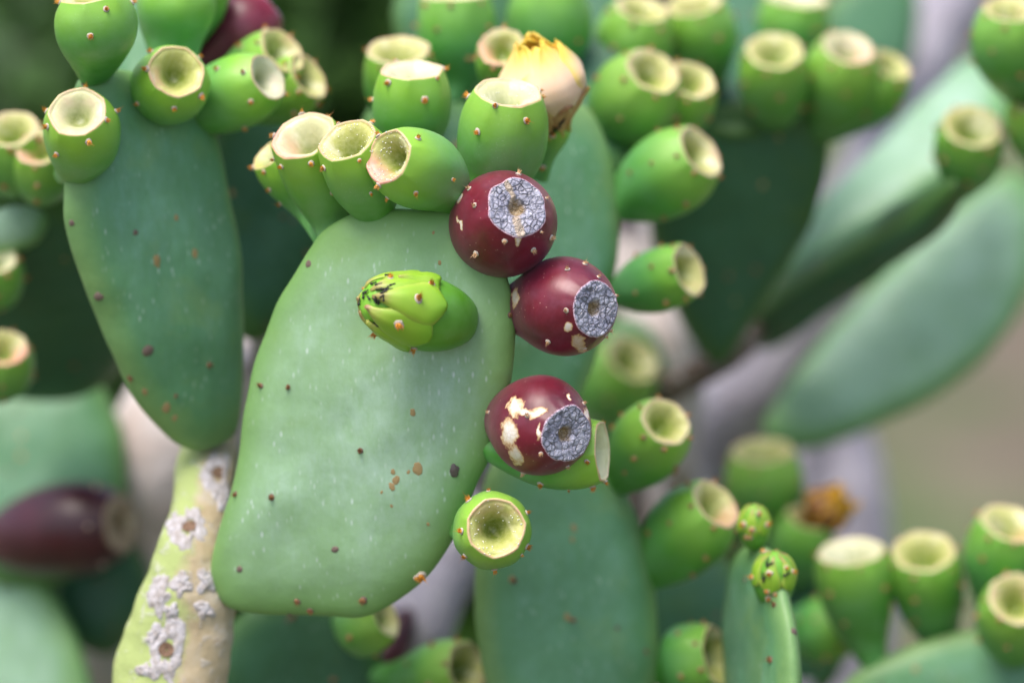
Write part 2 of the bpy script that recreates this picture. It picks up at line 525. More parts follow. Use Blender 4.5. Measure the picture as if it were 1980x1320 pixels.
# ------------------------------------------------------------------ ground
def ground():
    t = NT('dry_ground')
    big = t.noise(0.55, 4, 0.6, co=t.tc.outputs['Object'])
    mid = t.noise(2.6, 5, 0.65, co=t.tc.outputs['Object'])
    c = t.ramp(mid, [(0.3, (0.085, 0.068, 0.045)), (0.5, (0.145, 0.115, 0.080)), (0.7, (0.210, 0.165, 0.125))])
    c = t.mix(t.ramp(big, [(0.42, 0.0), (0.56, 1.0)]), c, t.ramp(mid, [(0.3, (0.05, 0.09, 0.025)), (0.7, (0.13, 0.17, 0.06))]))
    c = t.mix(t.math('MULTIPLY', t.noise(60, 4, co=t.tc.outputs['Object']), 0.3), c, (0.05, 0.04, 0.03))
    t.bump(t.noise(40, 5, co=t.tc.outputs['Object']), 0.6, 0.02)
    m = t.done(c, 0.9)
    n = 60
    vs, fs = [], []
    for i in range(n + 1):
        for j in range(n + 1):
            x = (i / n * 2 - 1)
            y = (j / n * 2 - 1)
            x = 1200 * math.copysign(abs(x) ** 4, x)
            y = 1200 * math.copysign(abs(y) ** 4, y)
            vs.append(Vector((x, y, 0.03 * noise.noise(Vector((x * 0.8, y * 0.8, 0))))))
    for i in range(n):
        for j in range(n):
            a = i * (n + 1) + j
            fs.append((a, a + n + 1, a + n + 2, a + 1))
    o = obj('ground', vs, fs, m)
    tag(o, 'dry brown earth with patches of low green behind the cactus', None, kind='structure')


ground()


# ------------------------------------------------------------------ areoles (felt cushion + orange glochid tuft), meshes shared
def make_areole_meshes():
    felts, tufts = [], []
    for k in range(4):
        bm = bmesh.new()
        bmesh.ops.create_icosphere(bm, subdivisions=2, radius=1.0)
        for v in bm.verts:
            n = noise.noise(v.co * 2.2 + Vector((k * 9, 0, 0)))
            v.co *= 1 + 0.28 * n
            v.co.z *= 0.42
        me = bpy.data.meshes.new('areole')
        bm.to_mesh(me)
        bm.free()
        me.shade_smooth()
        felts.append(me)
        r = random.Random(100 + k)
        vs, fs = [], []
        core = bmesh.new()
        bmesh.ops.create_icosphere(core, subdivisions=2, radius=0.62)
        for v in core.verts:
            v.co *= 1 + 0.4 * noise.noise(v.co * 5 + Vector((k * 3, 1, 0)))
            vs.append(Vector((v.co.x + 0.12, v.co.y, 0.32 + v.co.z * 0.62)))
        core.verts.index_update()
        fs += [tuple(v.index for v in f.verts) for f in core.faces]
        core.free()
        nsp = 30
        for i in range(nsp):
            az = r.uniform(0, 2 * pi)
            inc = abs(r.gauss(0, 0.42))
            ln = r.uniform(0.75, 1.55) * (1.0 if i < nsp - 2 else r.uniform(1.3, 2.3))
            d = Vector((sin(inc) * cos(az), sin(inc) * sin(az), cos(inc)))
            b = Vector((r.uniform(-0.45, 0.55), r.uniform(-0.5, 0.5), 0.25))
            w = r.uniform(0.10, 0.17) if i < nsp - 2 else 0.085
            a1 = d.orthogonal().normalized()
            a2 = d.cross(a1)
            i0 = len(vs)
            for q in range(3):
                vs.append(b + a1 * w * cos(q * 2.0944) + a2 * w * sin(q * 2.0944))
            vs.append(b + d * ln)
            fs += [(i0, i0 + 1, i0 + 3), (i0 + 1, i0 + 2, i0 + 3), (i0 + 2, i0, i0 + 3)]
        me = bpy.data.meshes.new('glochids')
        me.from_pydata(vs, [], fs)
        tufts.append(me)
    return felts, tufts


FELTS, TUFTS = make_areole_meshes()
FELT_SETS, TUFT_SETS = {}, {}
for key, fm, gm in (('green', 'felt', 'glochid'), ('red', 'felt', 'glochid_pale'), ('pad', 'felt_brown', 'glochid_old'), ('far', 'felt_far', 'glochid_far')):
    FELT_SETS[key], TUFT_SETS[key] = [], []
    for me in FELTS:
        m2 = me.copy()
        m2.name = 'areole'
        m2.materials.append(M[fm])
        FELT_SETS[key].append(m2)
    for me in TUFTS:
        m2 = me.copy()
        m2.name = 'glochids'
        m2.materials.append(M[gm])
        TUFT_SETS[key].append(m2)


def areole(parent, base, p, nrm, size, key='green', tuft=True, sink=0.1, lean=None):
    k = rnd.randrange(4)
    o = bpy.data.objects.new('areole', FELT_SETS[key][k])
    col.objects.link(o)
    o.parent = parent
    n = nrm.copy()
    if lean is not None:
        n = (n + lean).normalized()
    q = n.to_track_quat('Z', 'Y') @ Quaternion((0, 0, 1), rnd.uniform(0, 6.28))
    o.rotation_mode = 'QUATERNION'
    o.location = p - base + nrm * size * sink
    o.rotation_quaternion = q
    s = size * rnd.uniform(0.85, 1.15)
    o.scale = (s, s * rnd.uniform(0.8, 1.1), s)
    if tuft:
        g = bpy.data.objects.new('glochids', TUFT_SETS[key][rnd.randrange(4)])
        col.objects.link(g)
        g.parent = o
    return o


SUPPORT = []                        # surfaces that fruits can grow from


# ------------------------------------------------------------------ pads
def pad(name, outline, depth, gx, gy, thick, mat, label=None, group=None, parent=None, parent_loc=None, n=120, rings=26, seed=0.0,
        power=3.2, wave=0.004, spots=(), nauto=6, ctr=None):
    """outline: pixels on the pad's own plane; depth at the outline's centre, gx, gy = metres of depth per pixel"""
    pts = catmull(outline, n)
    cx = sum(p[0] for p in pts) / n
    cy = sum(p[1] for p in pts) / n
    if ctr:
        cx, cy = ctr
    o3 = [P(x, y, depth + gx * (x - cx) + gy * (y - cy)) for x, y in pts]
    c3 = P(cx, cy, depth)
    # plane normal towards the camera
    e1 = (P(cx + 100, cy, depth + gx * 100) - c3)
    e2 = (P(cx, cy - 100, depth - gy * 100) - c3)
    nr = e1.cross(e2).normalized()
    if nr.dot(TO) < 0:
        nr = -nr
    vs, at = [], []
    half = []
    for i in range(rings + 1):
        u = i / rings
        s = 1 - (1 - u) ** 1.7 if i else 0.0
        half.append(s)
    order = half + half[-2::-1]
    side = [1] * (rings + 1) + [-1] * rings
    for s, sd in zip(order[1:-1], side[1:-1]):
        h = thick * 0.5 * (1 - s ** power) ** 0.5 if s < 1 else 0.0
        for p in o3:
            q = c3 + (p - c3) * s
            w = wave * n3(q, 13, seed) * (1 - s * 0.5) + wave * 0.35 * n3(q, 40, seed + 4)
            q = q + (p - c3).normalized() * 0.0012 * n3(p, 45, seed) * s
            vs.append(q + nr * (h * sd + w))
            at.append(s)
    nring = len(order) - 2
    fs = ring_faces(nring, n)
    vs.append(c3 + nr * (thick * 0.5 + wave * n3(c3, 13, seed)))
    vs.append(c3 - nr * (thick * 0.5 - wave * n3(c3, 13, seed)))
    at += [0.0, 0.0]
    a = len(vs) - 2
    for j in range(n):
        fs.append((a, (j + 1) % n, j))
        fs.append((a + 1, (nring - 1) * n + j, (nring - 1) * n + (j + 1) % n))
    base = parent_loc if parent is not None else P(*max(pts, key=lambda t: t[1]), depth)
    # make the faces point outwards
    b0 = Vector(vs[fs[-2][0]])
    f = fs[-2]
    if (vs[f[1]] - vs[f[0]]).cross(vs[f[2]] - vs[f[0]]).dot(nr) < 0:
        fs = [x[::-1] for x in fs]
    o = obj(name, vs, fs, mat, parent=parent, origin=base, attrs={'edge': at})
    bvh = BVHTree.FromPolygons(vs, fs)
    SUPPORT.append(bvh)
    if parent is None:
        tag(o, label, 'cactus pad', group)
    for (x, y, kind, r) in spots:
        p, nm = surf(bvh, x, y, c3)
        spot(o, base, p, nm, kind, r)
    k = 0
    rr = random.Random(int(seed * 10) + 5)
    while k < nauto:
        i = rr.randrange(n)
        s = sqrt(rr.random()) * 0.96
        x, y = cx + (pts[i][0] - cx) * s, cy + (pts[i][1] - cy) * s
        p, nm = surf(bvh, x, y, c3)
        spot(o, base, p, nm, rr.choice(('areole', 'areole', 'rust')), rr.uniform(0.0014, 0.0022))
        k += 1
    return o, bvh


def blob_mesh(name, mat, zs, seed):
    bm = bmesh.new()
    bmesh.ops.create_icosphere(bm, subdivisions=3, radius=1.0)
    for v in bm.verts:
        v.co *= 1 + 0.35 * noise.noise(v.co * 1.6 + Vector((seed * 5, seed, 2)))
        v.co.z *= zs
    me = bpy.data.meshes.new(name)
    bm.to_mesh(me)
    bm.free()
    me.shade_smooth()
    me.materials.append(mat)
    return me


RUSTS = [blob_mesh('scab', M['rust'], 0.16, k) for k in range(4)]
SCALES = [blob_mesh('scab', M['dark_scab'], 0.5, 0.0)]


def spot(parent, base, p, nm, kind, r):
    if kind == 'areole':
        return areole(parent, base, p, nm, r, 'pad', tuft=rnd.random() < 0.5, sink=-0.2)
    if kind == 'tuft':
        return areole(parent, base, p, nm, r, 'green', tuft=True)
    me = rnd.choice(RUSTS) if kind == 'rust' else rnd.choice(SCALES)
    o = bpy.data.objects.new('scab', me)
    col.objects.link(o)
    o.parent = parent
    o.rotation_mode = 'QUATERNION'
    o.rotation_quaternion = nm.to_track_quat('Z', 'Y') @ Quaternion((0, 0, 1), rnd.uniform(-0.5, 0.5))
    o.location = p - base
    o.scale = (r * 0.75, r * 1.1, r * 0.7)
    return o


# ------------------------------------------------------------------ woody stems
def tube(path, n=28, m=60, bump=0.0, seed=0.0, flat=1.0, bs=22):
    """path: (px, py, depth, radius in pixels)"""
    pts = catmull(path[:-1], m - 6, closed=False)
    a, b = pts[-1], path[-1]
    pts += [tuple(p + (q - p) * (k / 6) ** 1.5 for p, q in zip(a, b)) for k in range(1, 7)]
    cs = [P(x, y, d) for x, y, d, r in pts]
    rs = [r * d / F_PX for x, y, d, r in pts]
    vs, side = [], []
    for i in range(m):
        tg = (cs[min(i + 1, m - 1)] - cs[max(i - 1, 0)]).normalized()
        u = tg.cross(TO).normalized()
        v = u.cross(tg).normalized()
        for j in range(n):
            a = 2 * pi * j / n
            d = u * cos(a) + v * sin(a) * flat
            p = cs[i] + d * rs[i]
            if i > m - 7:
                vs.append(p)
                side.append(0.5 + 0.5 * cos(a) * (1 if u.x > 0 else -1))
                continue
            p = p + d * rs[i] * bump * (n3(p, bs, seed) + 0.5 * n3(p, bs * 2.6, seed + 3))
            vs.append(p)
            side.append(0.5 + 0.5 * cos(a) * (1 if u.x > 0 else -1))
    fs = ring_faces(m, n, True, True)
    return vs, fs, side, cs


def trunk(label, path, mat, bump=0.12, seed=0.0):
    vs, fs, side, cs = tube(path, bump=bump, seed=seed)
    low = min(cs, key=lambda q: q.z)
    SUPPORT.append(BVHTree.FromPolygons(vs, fs))
    o = obj('woody_trunk', vs, fs, mat, origin=low, attrs={'side': side})
    tag(o, label, 'cactus trunk', 'woody cactus trunks behind the pads')
    return o


def ground_point(px, py, d, zextra=0.0):
    """pixel of the ground point straight below the point seen at px, py, d"""
    p = P(px, py, d)
    q = Vector((p.x, p.y, zextra))
    x, y = to_px(q)
    return x, y, (q - CAM).dot(DIR)


def to_ground(x, y, d, r):
    gx, gy, gd = ground_point(x, y, d, -0.05)
    return (gx, gy, gd, r * d / gd)


# ------------------------------------------------------------------ the foreground branch: stem, main pad, left pad
branch_base = P(330, 1330, 1.49)
gx_, gy_, gd_, _ = to_ground(330, 1330, 1.49, 1)
branch_base = P(gx_, gy_, gd_)
branch = empty('cactus_branch', branch_base)
tag(branch, 'scabby pale cactus stem carrying a large glaucous pad and a narrower bluish-green pad', 'cactus')

stem_path = [(408, 838, 1.565, 46), (402, 872, 1.552, 54), (397, 915, 1.53, 57), (388, 985, 1.505, 56), (370, 1060, 1.49, 66),
             (362, 1140, 1.49, 92), (350, 1215, 1.49, 100), (330, 1330, 1.49, 112), to_ground(300, 1600, 1.50, 120)]
vs, fs, side, cs = tube(stem_path, n=64, m=200, bump=0.09, seed=2.3, flat=0.75, bs=38)
stem = obj('stem', vs, fs, M['stem'], parent=branch, origin=branch_base, attrs={'side': side})
stem_bvh = BVHTree.FromPolygons(vs, fs)


def crust(px, py, w, h, rot, eye=True, seed=0):
    """a raised chalky crust with a sunken brown eye on the old stem"""
    nr, nf = 14, 40
    p0, nm = surf(stem_bvh, px, py, P(px, py, 1.49))
    if nm.dot(TO) < 0:
        nm = -nm
    k = 1.49 / F_PX
    vs, vr = [], []
    for i in range(nr):
        q = (i + 0.3) / (nr - 0.7)
        for j in range(nf):
            a = 2 * pi * j / nf
            irr = 1 + 0.75 * noise.noise(Vector((cos(a) * 1.3 + seed * 4, sin(a) * 1.3, seed))) + 0.35 * noise.noise(Vector((cos(a) * 3.5, sin(a) * 3.5 + seed, 7)))
            dx, dy = q * w * irr * cos(a), q * h * irr * sin(a)
            x = px + dx * cos(rot) - dy * sin(rot)
            y = py + dx * sin(rot) + dy * cos(rot)
            p, n2 = surf(stem_bvh, x, y, p0)
            hgt = 0.0013 * (1 - q ** 3) + 0.0007 * n3(p, 300, seed) + 0.0007 * n3(p, 700, seed)
            if q > 0.97:
                hgt = -0.001
            if eye:
                hgt -= 0.0022 * (1 - sstep(0.18, 0.5, q))
            vs.append(p + nm * hgt)
    fs = ring_faces(nr, nf, closed_start=True, flip=True)
    o = obj('crust', vs, fs, M['crust'], parent=stem, origin=branch_base)
    if eye:
        es = []
        for i in range(7):
            q = (i + 0.2) / 6.2
            for j in range(24):
                a = 2 * pi * j / 24
                dx, dy = q * w * 0.42 * cos(a), q * h * 0.24 * sin(a)
                p, n2 = surf(stem_bvh, px + dx * cos(rot) - dy * sin(rot), py + dx * sin(rot) + dy * cos(rot), p0)
                es.append(p + nm * (0.0010 - 0.0010 * (1 - q) + 0.0005 * n3(p, 400)))
        obj('scab', es, ring_faces(7, 24, closed_start=True, flip=True), M['eye'], parent=stem, origin=branch_base)


for k, c in enumerate([(422, 915, 32, 40, 0.1, True), (366, 1018, 34, 42, -0.3, True), (322, 1255, 36, 60, 0.1, True),
                       (350, 1130, 24, 26, 0.4, False), (312, 1150, 22, 36, 0.1, False), (335, 1012, 14, 28, 0.3, False), (398, 1122, 22, 26, 0.2, False),
                       (278, 1292, 15, 15, 0.0, False), (330, 1180, 16, 14, 0, False), (395, 1180, 20, 18, 0.3, False), (430, 962, 12, 26, 0.0, False), (300, 1225, 16, 22, 0.5, False)]):
    crust(*c, seed=k * 1.37)

MAIN = [(410, 1118), (412, 1070), (430, 1000), (455, 925), (468, 830), (484, 730), (505, 660), (532, 590), (568, 535), (598, 482), (622, 448),
        (655, 425), (700, 406), (765, 402), (835, 405), (890, 415), (935, 440), (967, 500), (986, 560), (996, 625), (992, 700), (975, 790), (955, 870),
        (925, 935), (895, 1000), (868, 1055), (832, 1108), (790, 1145), (740, 1176), (690, 1192), (640, 1190), (590, 1186), (525, 1186), (470, 1182), (430, 1165)]
MAIN_SPOTS = [(697, 871, 'areole', .0022), (879, 909, 'dark', .0030), (648, 1062, 'areole', .0024), (525, 961, 'areole', .0020), (463, 1100, 'areole', .0026),
              (557, 748, 'areole', .0020), (575, 1162, 'areole', .0022), (814, 1112, 'tuft', .0028), (812, 1141, 'tuft', .0020), (690, 1194, 'areole', .0022),
              (596, 510, 'areole', .0022), (481, 745, 'areole', .0018), (798, 797, 'rust', .0019), (808, 906, 'rust', .0032), (766, 928, 'rust', .0023),
              (758, 940, 'rust', .0019), (760, 912, 'rust', .0015), (790, 912, 'rust', .0010), (850, 508, 'rust', .0012), (838, 450, 'rust', .0009), (828, 1013, 'rust', .0010),
              (738, 951, 'rust', .0009), (987, 608, 'areole', .0020), (600, 1180, 'areole', .0018), (455, 955, 'areole', .0016), (757, 978, 'rust', .0009),
              (560, 1187, 'areole', .0016)]
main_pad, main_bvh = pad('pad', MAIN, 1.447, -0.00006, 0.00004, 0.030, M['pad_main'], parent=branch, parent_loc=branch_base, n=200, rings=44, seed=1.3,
                         spots=MAIN_SPOTS, nauto=0, power=2.6, ctr=(715, 800))

LEFT = [(128, 345), (131, 430), (154, 520), (184, 600), (222, 690), (258, 760), (300, 818), (340, 858), (382, 872), (430, 858), (458, 825), (466, 700),
        (464, 560), (450, 450), (432, 350), (412, 255), (375, 190), (300, 150), (225, 132), (165, 145), (136, 230)]
LEFT_SPOTS = [(303, 505, 'rust', .0030), (377, 490, 'rust', .0022), (262, 449, 'areole', .0022), (191, 574, 'areole', .0028), (286, 678, 'areole', .0030),
              (322, 788, 'rust', .0028), (340, 765, 'areole', .0016), (252, 731, 'areole', .0024), (138, 432, 'areole', .0026), (338, 808, 'rust', .0018),
              (404, 705, 'areole', .0020), (341, 421, 'rust', .0016), (164, 160, 'areole', .002), (455, 835, 'areole', .0018), (280, 757, 'rust', .0018)]
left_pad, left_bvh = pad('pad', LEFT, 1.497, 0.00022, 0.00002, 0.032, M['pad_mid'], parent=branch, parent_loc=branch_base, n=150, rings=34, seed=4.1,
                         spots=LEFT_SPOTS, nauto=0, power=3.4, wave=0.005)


# ------------------------------------------------------------------ background pads
g_pads = 'cactus pads behind the large one'


def bpad(outline, depth, gx, gy, mat, label, thick=0.026, seed=0.0, nauto=6, foot=None, **kw):
    o, bvh = pad('cactus_pad', outline, depth, gx, gy, thick, M[mat], label, g_pads, n=96, rings=22, seed=seed, nauto=nauto, **kw)
    if foot:
        path = foot if isinstance(foot, list) else [(foot[0], foot[1], foot[2], 30), (foot[0], foot[1] + 60, foot[2], 34), (foot[0], foot[1] + 120, foot[2], 36), to_ground(foot[0], foot[1] + 150, foot[2], 40)]
        vs, fs, side, cs = tube(path, n=20, m=24, bump=0.08, seed=seed)
        obj('stem', vs, fs, M['bark'], parent=o, origin=o.location.copy(), attrs={'side': side})
    return o, bvh


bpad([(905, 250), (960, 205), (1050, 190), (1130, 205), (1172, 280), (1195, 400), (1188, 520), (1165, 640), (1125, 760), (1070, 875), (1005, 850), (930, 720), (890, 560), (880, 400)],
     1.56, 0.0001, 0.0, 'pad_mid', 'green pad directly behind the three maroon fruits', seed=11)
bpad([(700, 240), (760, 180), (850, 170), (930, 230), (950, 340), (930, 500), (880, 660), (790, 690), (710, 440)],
     1.60, 0.0, 0.0, 'pad_half_shaded', 'bluish pad glimpsed behind the row of three tilted cups', foot=[(830, 680, 1.61, 20), (880, 800, 1.66, 24), (925, 900, 1.74, 26), (945, 950, 1.79, 28), (940, 990, 1.79, 28)], seed=12)
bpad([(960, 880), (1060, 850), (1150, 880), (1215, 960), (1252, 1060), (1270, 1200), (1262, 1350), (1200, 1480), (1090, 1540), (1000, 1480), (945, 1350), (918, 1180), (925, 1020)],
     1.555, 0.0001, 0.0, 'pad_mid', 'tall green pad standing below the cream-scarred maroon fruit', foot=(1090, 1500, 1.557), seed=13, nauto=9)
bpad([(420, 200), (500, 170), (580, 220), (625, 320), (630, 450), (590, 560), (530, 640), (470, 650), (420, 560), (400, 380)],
     1.63, 0.0001, 0.0, 'pad_shaded', 'dark shaded pad in the gap between the narrow pad and the large pad', foot=[(500, 630, 1.635, 18), (505, 665, 1.70, 22), (495, 690, 1.78, 26), (470, 710, 1.86, 30), (440, 730, 1.88, 30)], seed=14)
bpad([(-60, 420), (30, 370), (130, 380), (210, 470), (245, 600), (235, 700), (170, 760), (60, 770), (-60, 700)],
     1.68, 0.0001, 0.0004, 'pad_shaded', 'dark shaded pad beside the narrow pad, with two cupped fruits before it', seed=15)
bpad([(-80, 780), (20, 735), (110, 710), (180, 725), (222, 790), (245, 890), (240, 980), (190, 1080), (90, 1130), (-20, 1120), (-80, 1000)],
     1.80, 0.0, -0.0001, 'pad_half_shaded', 'greyish green pad above the dark maroon sideways fruit', seed=16)
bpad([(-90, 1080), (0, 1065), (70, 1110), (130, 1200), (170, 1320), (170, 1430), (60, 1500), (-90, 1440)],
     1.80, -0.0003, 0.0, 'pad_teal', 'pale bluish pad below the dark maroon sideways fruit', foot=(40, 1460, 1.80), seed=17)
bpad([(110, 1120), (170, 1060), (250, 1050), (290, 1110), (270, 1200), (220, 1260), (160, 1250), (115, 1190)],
     1.82, 0.0, 0.0, 'pad_shaded', 'small dark green pad between the pale bluish pad and the scabby stem', seed=18, nauto=2)
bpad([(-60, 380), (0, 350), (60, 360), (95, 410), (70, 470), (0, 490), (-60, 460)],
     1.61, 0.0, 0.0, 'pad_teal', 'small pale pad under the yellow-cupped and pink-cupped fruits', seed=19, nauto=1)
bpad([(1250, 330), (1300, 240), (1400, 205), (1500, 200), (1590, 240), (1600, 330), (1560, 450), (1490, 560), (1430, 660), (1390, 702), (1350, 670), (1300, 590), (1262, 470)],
     1.75, 0.0, 0.0002, 'pad_shaded', 'large dark green pad with a row of cupped fruits along its top', seed=20)
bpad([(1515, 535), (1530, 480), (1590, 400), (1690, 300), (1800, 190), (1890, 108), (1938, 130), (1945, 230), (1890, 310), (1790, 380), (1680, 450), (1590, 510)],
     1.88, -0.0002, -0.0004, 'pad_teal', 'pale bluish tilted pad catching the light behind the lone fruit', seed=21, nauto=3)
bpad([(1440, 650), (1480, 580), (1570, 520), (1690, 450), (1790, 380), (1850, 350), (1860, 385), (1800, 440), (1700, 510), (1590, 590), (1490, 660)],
     1.80, 0.0, 0.0008, 'pad_shaded', 'dark narrow pad seen on edge between the two pale tilted pads', seed=22, nauto=3, thick=0.03)
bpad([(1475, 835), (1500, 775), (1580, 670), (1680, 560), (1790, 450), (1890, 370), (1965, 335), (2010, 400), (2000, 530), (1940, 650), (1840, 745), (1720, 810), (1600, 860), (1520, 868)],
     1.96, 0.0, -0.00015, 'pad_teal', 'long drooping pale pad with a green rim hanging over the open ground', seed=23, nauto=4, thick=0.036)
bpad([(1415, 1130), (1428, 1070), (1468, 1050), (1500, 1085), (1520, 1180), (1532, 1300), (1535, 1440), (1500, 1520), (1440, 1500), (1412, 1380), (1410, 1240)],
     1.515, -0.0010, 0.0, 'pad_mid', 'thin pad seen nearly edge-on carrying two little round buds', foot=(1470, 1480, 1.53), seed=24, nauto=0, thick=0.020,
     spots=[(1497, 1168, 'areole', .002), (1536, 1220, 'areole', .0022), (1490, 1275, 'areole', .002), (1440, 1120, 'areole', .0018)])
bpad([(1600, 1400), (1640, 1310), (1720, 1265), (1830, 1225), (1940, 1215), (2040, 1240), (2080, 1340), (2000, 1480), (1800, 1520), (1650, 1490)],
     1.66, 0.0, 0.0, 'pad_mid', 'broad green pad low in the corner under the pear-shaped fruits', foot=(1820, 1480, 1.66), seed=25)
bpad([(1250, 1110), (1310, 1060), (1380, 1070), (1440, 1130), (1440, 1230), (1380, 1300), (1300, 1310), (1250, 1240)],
     1.72, 0.0, 0.0, 'pad_shaded', 'dark bluish pad behind the thin edge-on pad and the pink-tinged cup', foot=(1345, 1290, 1.72), seed=26, nauto=2)
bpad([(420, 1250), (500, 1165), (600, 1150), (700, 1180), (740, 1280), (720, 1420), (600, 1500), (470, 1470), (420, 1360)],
     1.63, 0.0, 0.0001, 'pad_shaded', 'dark shaded pad below the large pad beside the scabby stem', foot=(590, 1460, 1.64), seed=27, nauto=3)
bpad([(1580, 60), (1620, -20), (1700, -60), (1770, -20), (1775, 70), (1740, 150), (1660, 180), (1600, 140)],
     2.20, 0.0, 0.0, 'pad_half_shaded', 'far bluish pad behind the end of the far row of fruits', seed=28, nauto=1)
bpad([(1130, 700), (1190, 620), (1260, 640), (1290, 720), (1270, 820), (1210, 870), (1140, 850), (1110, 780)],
     1.89, 0.0, 0.0, 'pad_half_shaded', 'green pad behind the very blurred yellowish-cupped fruit', seed=29, nauto=2)
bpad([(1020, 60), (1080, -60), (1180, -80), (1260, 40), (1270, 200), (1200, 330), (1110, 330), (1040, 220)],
     1.66, 0.0, -0.0003, 'pad_shaded', 'dark green pad behind the flower and the tall blurred fruits', seed=30, nauto=2)
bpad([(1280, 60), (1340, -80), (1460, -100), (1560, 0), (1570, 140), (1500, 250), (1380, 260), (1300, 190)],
     1.78, 0.0, -0.0004, 'pad_shaded', 'dark green pad behind the far row of cupped fruits', seed=31, nauto=2)
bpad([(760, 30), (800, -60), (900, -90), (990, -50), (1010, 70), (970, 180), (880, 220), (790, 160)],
     1.72, 0.0, 0.0, 'pad_half_shaded', 'bluish pad behind the tall fruits near the flower', seed=32, nauto=2)
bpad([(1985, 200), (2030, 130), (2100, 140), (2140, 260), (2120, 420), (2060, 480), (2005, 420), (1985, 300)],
     1.70, 0.0, 0.0, 'pad_shaded', 'dark pad beyond the lone yellow-cupped fruit', seed=33, nauto=1, foot=(2060, 450, 1.70))
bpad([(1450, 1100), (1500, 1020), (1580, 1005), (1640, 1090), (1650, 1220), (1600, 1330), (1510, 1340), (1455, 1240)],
     1.81, 0.0, 0.0, 'pad_shaded', 'dark pad under the shrivelled flower, behind the thin edge-on pad', seed=36, nauto=2, foot=(1550, 1310, 1.81))
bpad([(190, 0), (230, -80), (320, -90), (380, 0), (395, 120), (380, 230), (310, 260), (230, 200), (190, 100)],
     1.60, 0.0, -0.0003, 'pad_half_shaded', 'shaded pad behind the plump fruits over the narrow pad', seed=34, nauto=2)
# ------------------------------------------------------------------ woody trunks of the plants behind
trunk('thick pale trunk behind the narrow pad and the scabby stem', [(520, 600, 1.86, 70), (440, 700, 1.85, 100), (350, 830, 1.85, 125), (300, 1000, 1.86, 120), (270, 1180, 1.88, 120), to_ground(250, 1350, 1.9, 125)], M['bark_pale'], seed=1)
trunk('grey diagonal trunk under the long drooping pad', [(1640, 560, 2.01, 60), (1560, 650, 2.02, 75), (1440, 770, 2.05, 90), (1330, 870, 2.08, 85), (1270, 980, 2.06, 80), (1250, 1150, 2.06, 85), to_ground(1240, 1350, 2.06, 90)], M['bark'], seed=2)
trunk('upright lilac-grey trunk behind the shrivelled flower', [(1600, 820, 2.3, 80), (1625, 920, 2.3, 85), (1640, 1080, 2.3, 85), (1640, 1250, 2.3, 90), to_ground(1640, 1400, 2.3, 95)], M['bark'], seed=3)
trunk('whitish crooked trunk between the maroon fruits and the dark pad', [(1235, 400, 1.98, 45), (1222, 480, 1.96, 48), (1235, 570, 1.95, 50), (1275, 660, 1.94, 60), (1300, 760, 1.96, 62), (1280, 900, 1.98, 65), to_ground(1270, 1200, 2.0, 75)], M['bark_pale'], seed=4)
trunk('brown branch under the tip of the dark pad', [(1462, 640, 1.88, 22), (1430, 672, 1.85, 26), (1385, 700, 1.82, 30), (1330, 730, 1.82, 30), (1270, 765, 1.84, 32), (1220, 830, 1.90, 34), to_ground(1200, 1000, 1.92, 40)], M['bark_dark'], seed=5)
trunk('grey trunk low in the shade between the large pad and the tall pad', [(950, 930, 1.80, 30), (905, 1030, 1.78, 40), (850, 1130, 1.77, 62), (800, 1230, 1.76, 72), (770, 1330, 1.77, 76), to_ground(750, 1400, 1.8, 80)], M['bark'], seed=6)
trunk('grey brown trunk rising behind the pale tilted pad', [(1860, -60, 2.3, 70), (1800, 80, 2.28, 72), (1730, 230, 2.26, 70), (1660, 380, 2.26, 66), (1600, 540, 2.26, 66), (1560, 760, 2.28, 70), to_ground(1540, 1000, 2.3, 80)], M['bark'], seed=7)


# ------------------------------------------------------------------ fruits
def prof(t, rr, r0, tm, pw=2.3):
    if t < tm:
        x = t / tm
        return r0 + (1 - r0) * (1 - (1 - x) ** 2) ** 0.85
    x = (t - tm) / (1 - tm)
    return 1 - (1 - rr) * x ** pw


class Frame:
    def __init__(self, rim, base, theta, depth, Lf, Rmax, roll=0.0):
        k = depth / F_PX
        self.k = k
        dx, dy = rim[0] - base[0], -(rim[1] - base[1])
        ln = math.hypot(dx, dy) or 1.0
        dx, dy = dx / ln, dy / ln
        self.rim = P(rim[0], rim[1], depth)
        self.axis = (XC * dx * sin(theta) + UP * dy * sin(theta) + TO * cos(theta)).normalized()
        self.L = Lf * Rmax * k
        self.base = P(base[0], base[1], depth + self.L * cos(theta))
        base0 = self.base.copy()
        near = min((b.find_nearest(self.base) for b in SUPPORT), key=lambda h: h[3])
        self.gap = near[3]
        if 0.004 < near[3] < 0.05:      # let the neck reach the pad that carries it
            self.base = near[0] + (near[0] - self.base).normalized() * 0.004
        self.off = base0 - (self.rim - self.axis * self.L)
        self.neck = self.base - base0
        self.u = self.axis.cross(UP if abs(self.axis.dot(UP)) < 0.95 else TO).normalized()
        self.v = self.axis.cross(self.u)
        self.roll = roll

    def c(self, t):
        return self.rim - self.axis * self.L * (1 - t) + self.off * (1 - t) ** 2 + self.neck * (1 - t) ** 8

    def pt(self, t, a, r):
        a += self.roll
        return self.c(t) + (self.u * cos(a) + self.v * sin(a)) * r


def poly(a, n):
    w = 2 * pi / n
    x = (a % w) - w / 2
    return cos(pi / n) / cos(x)


FRUITS = {}


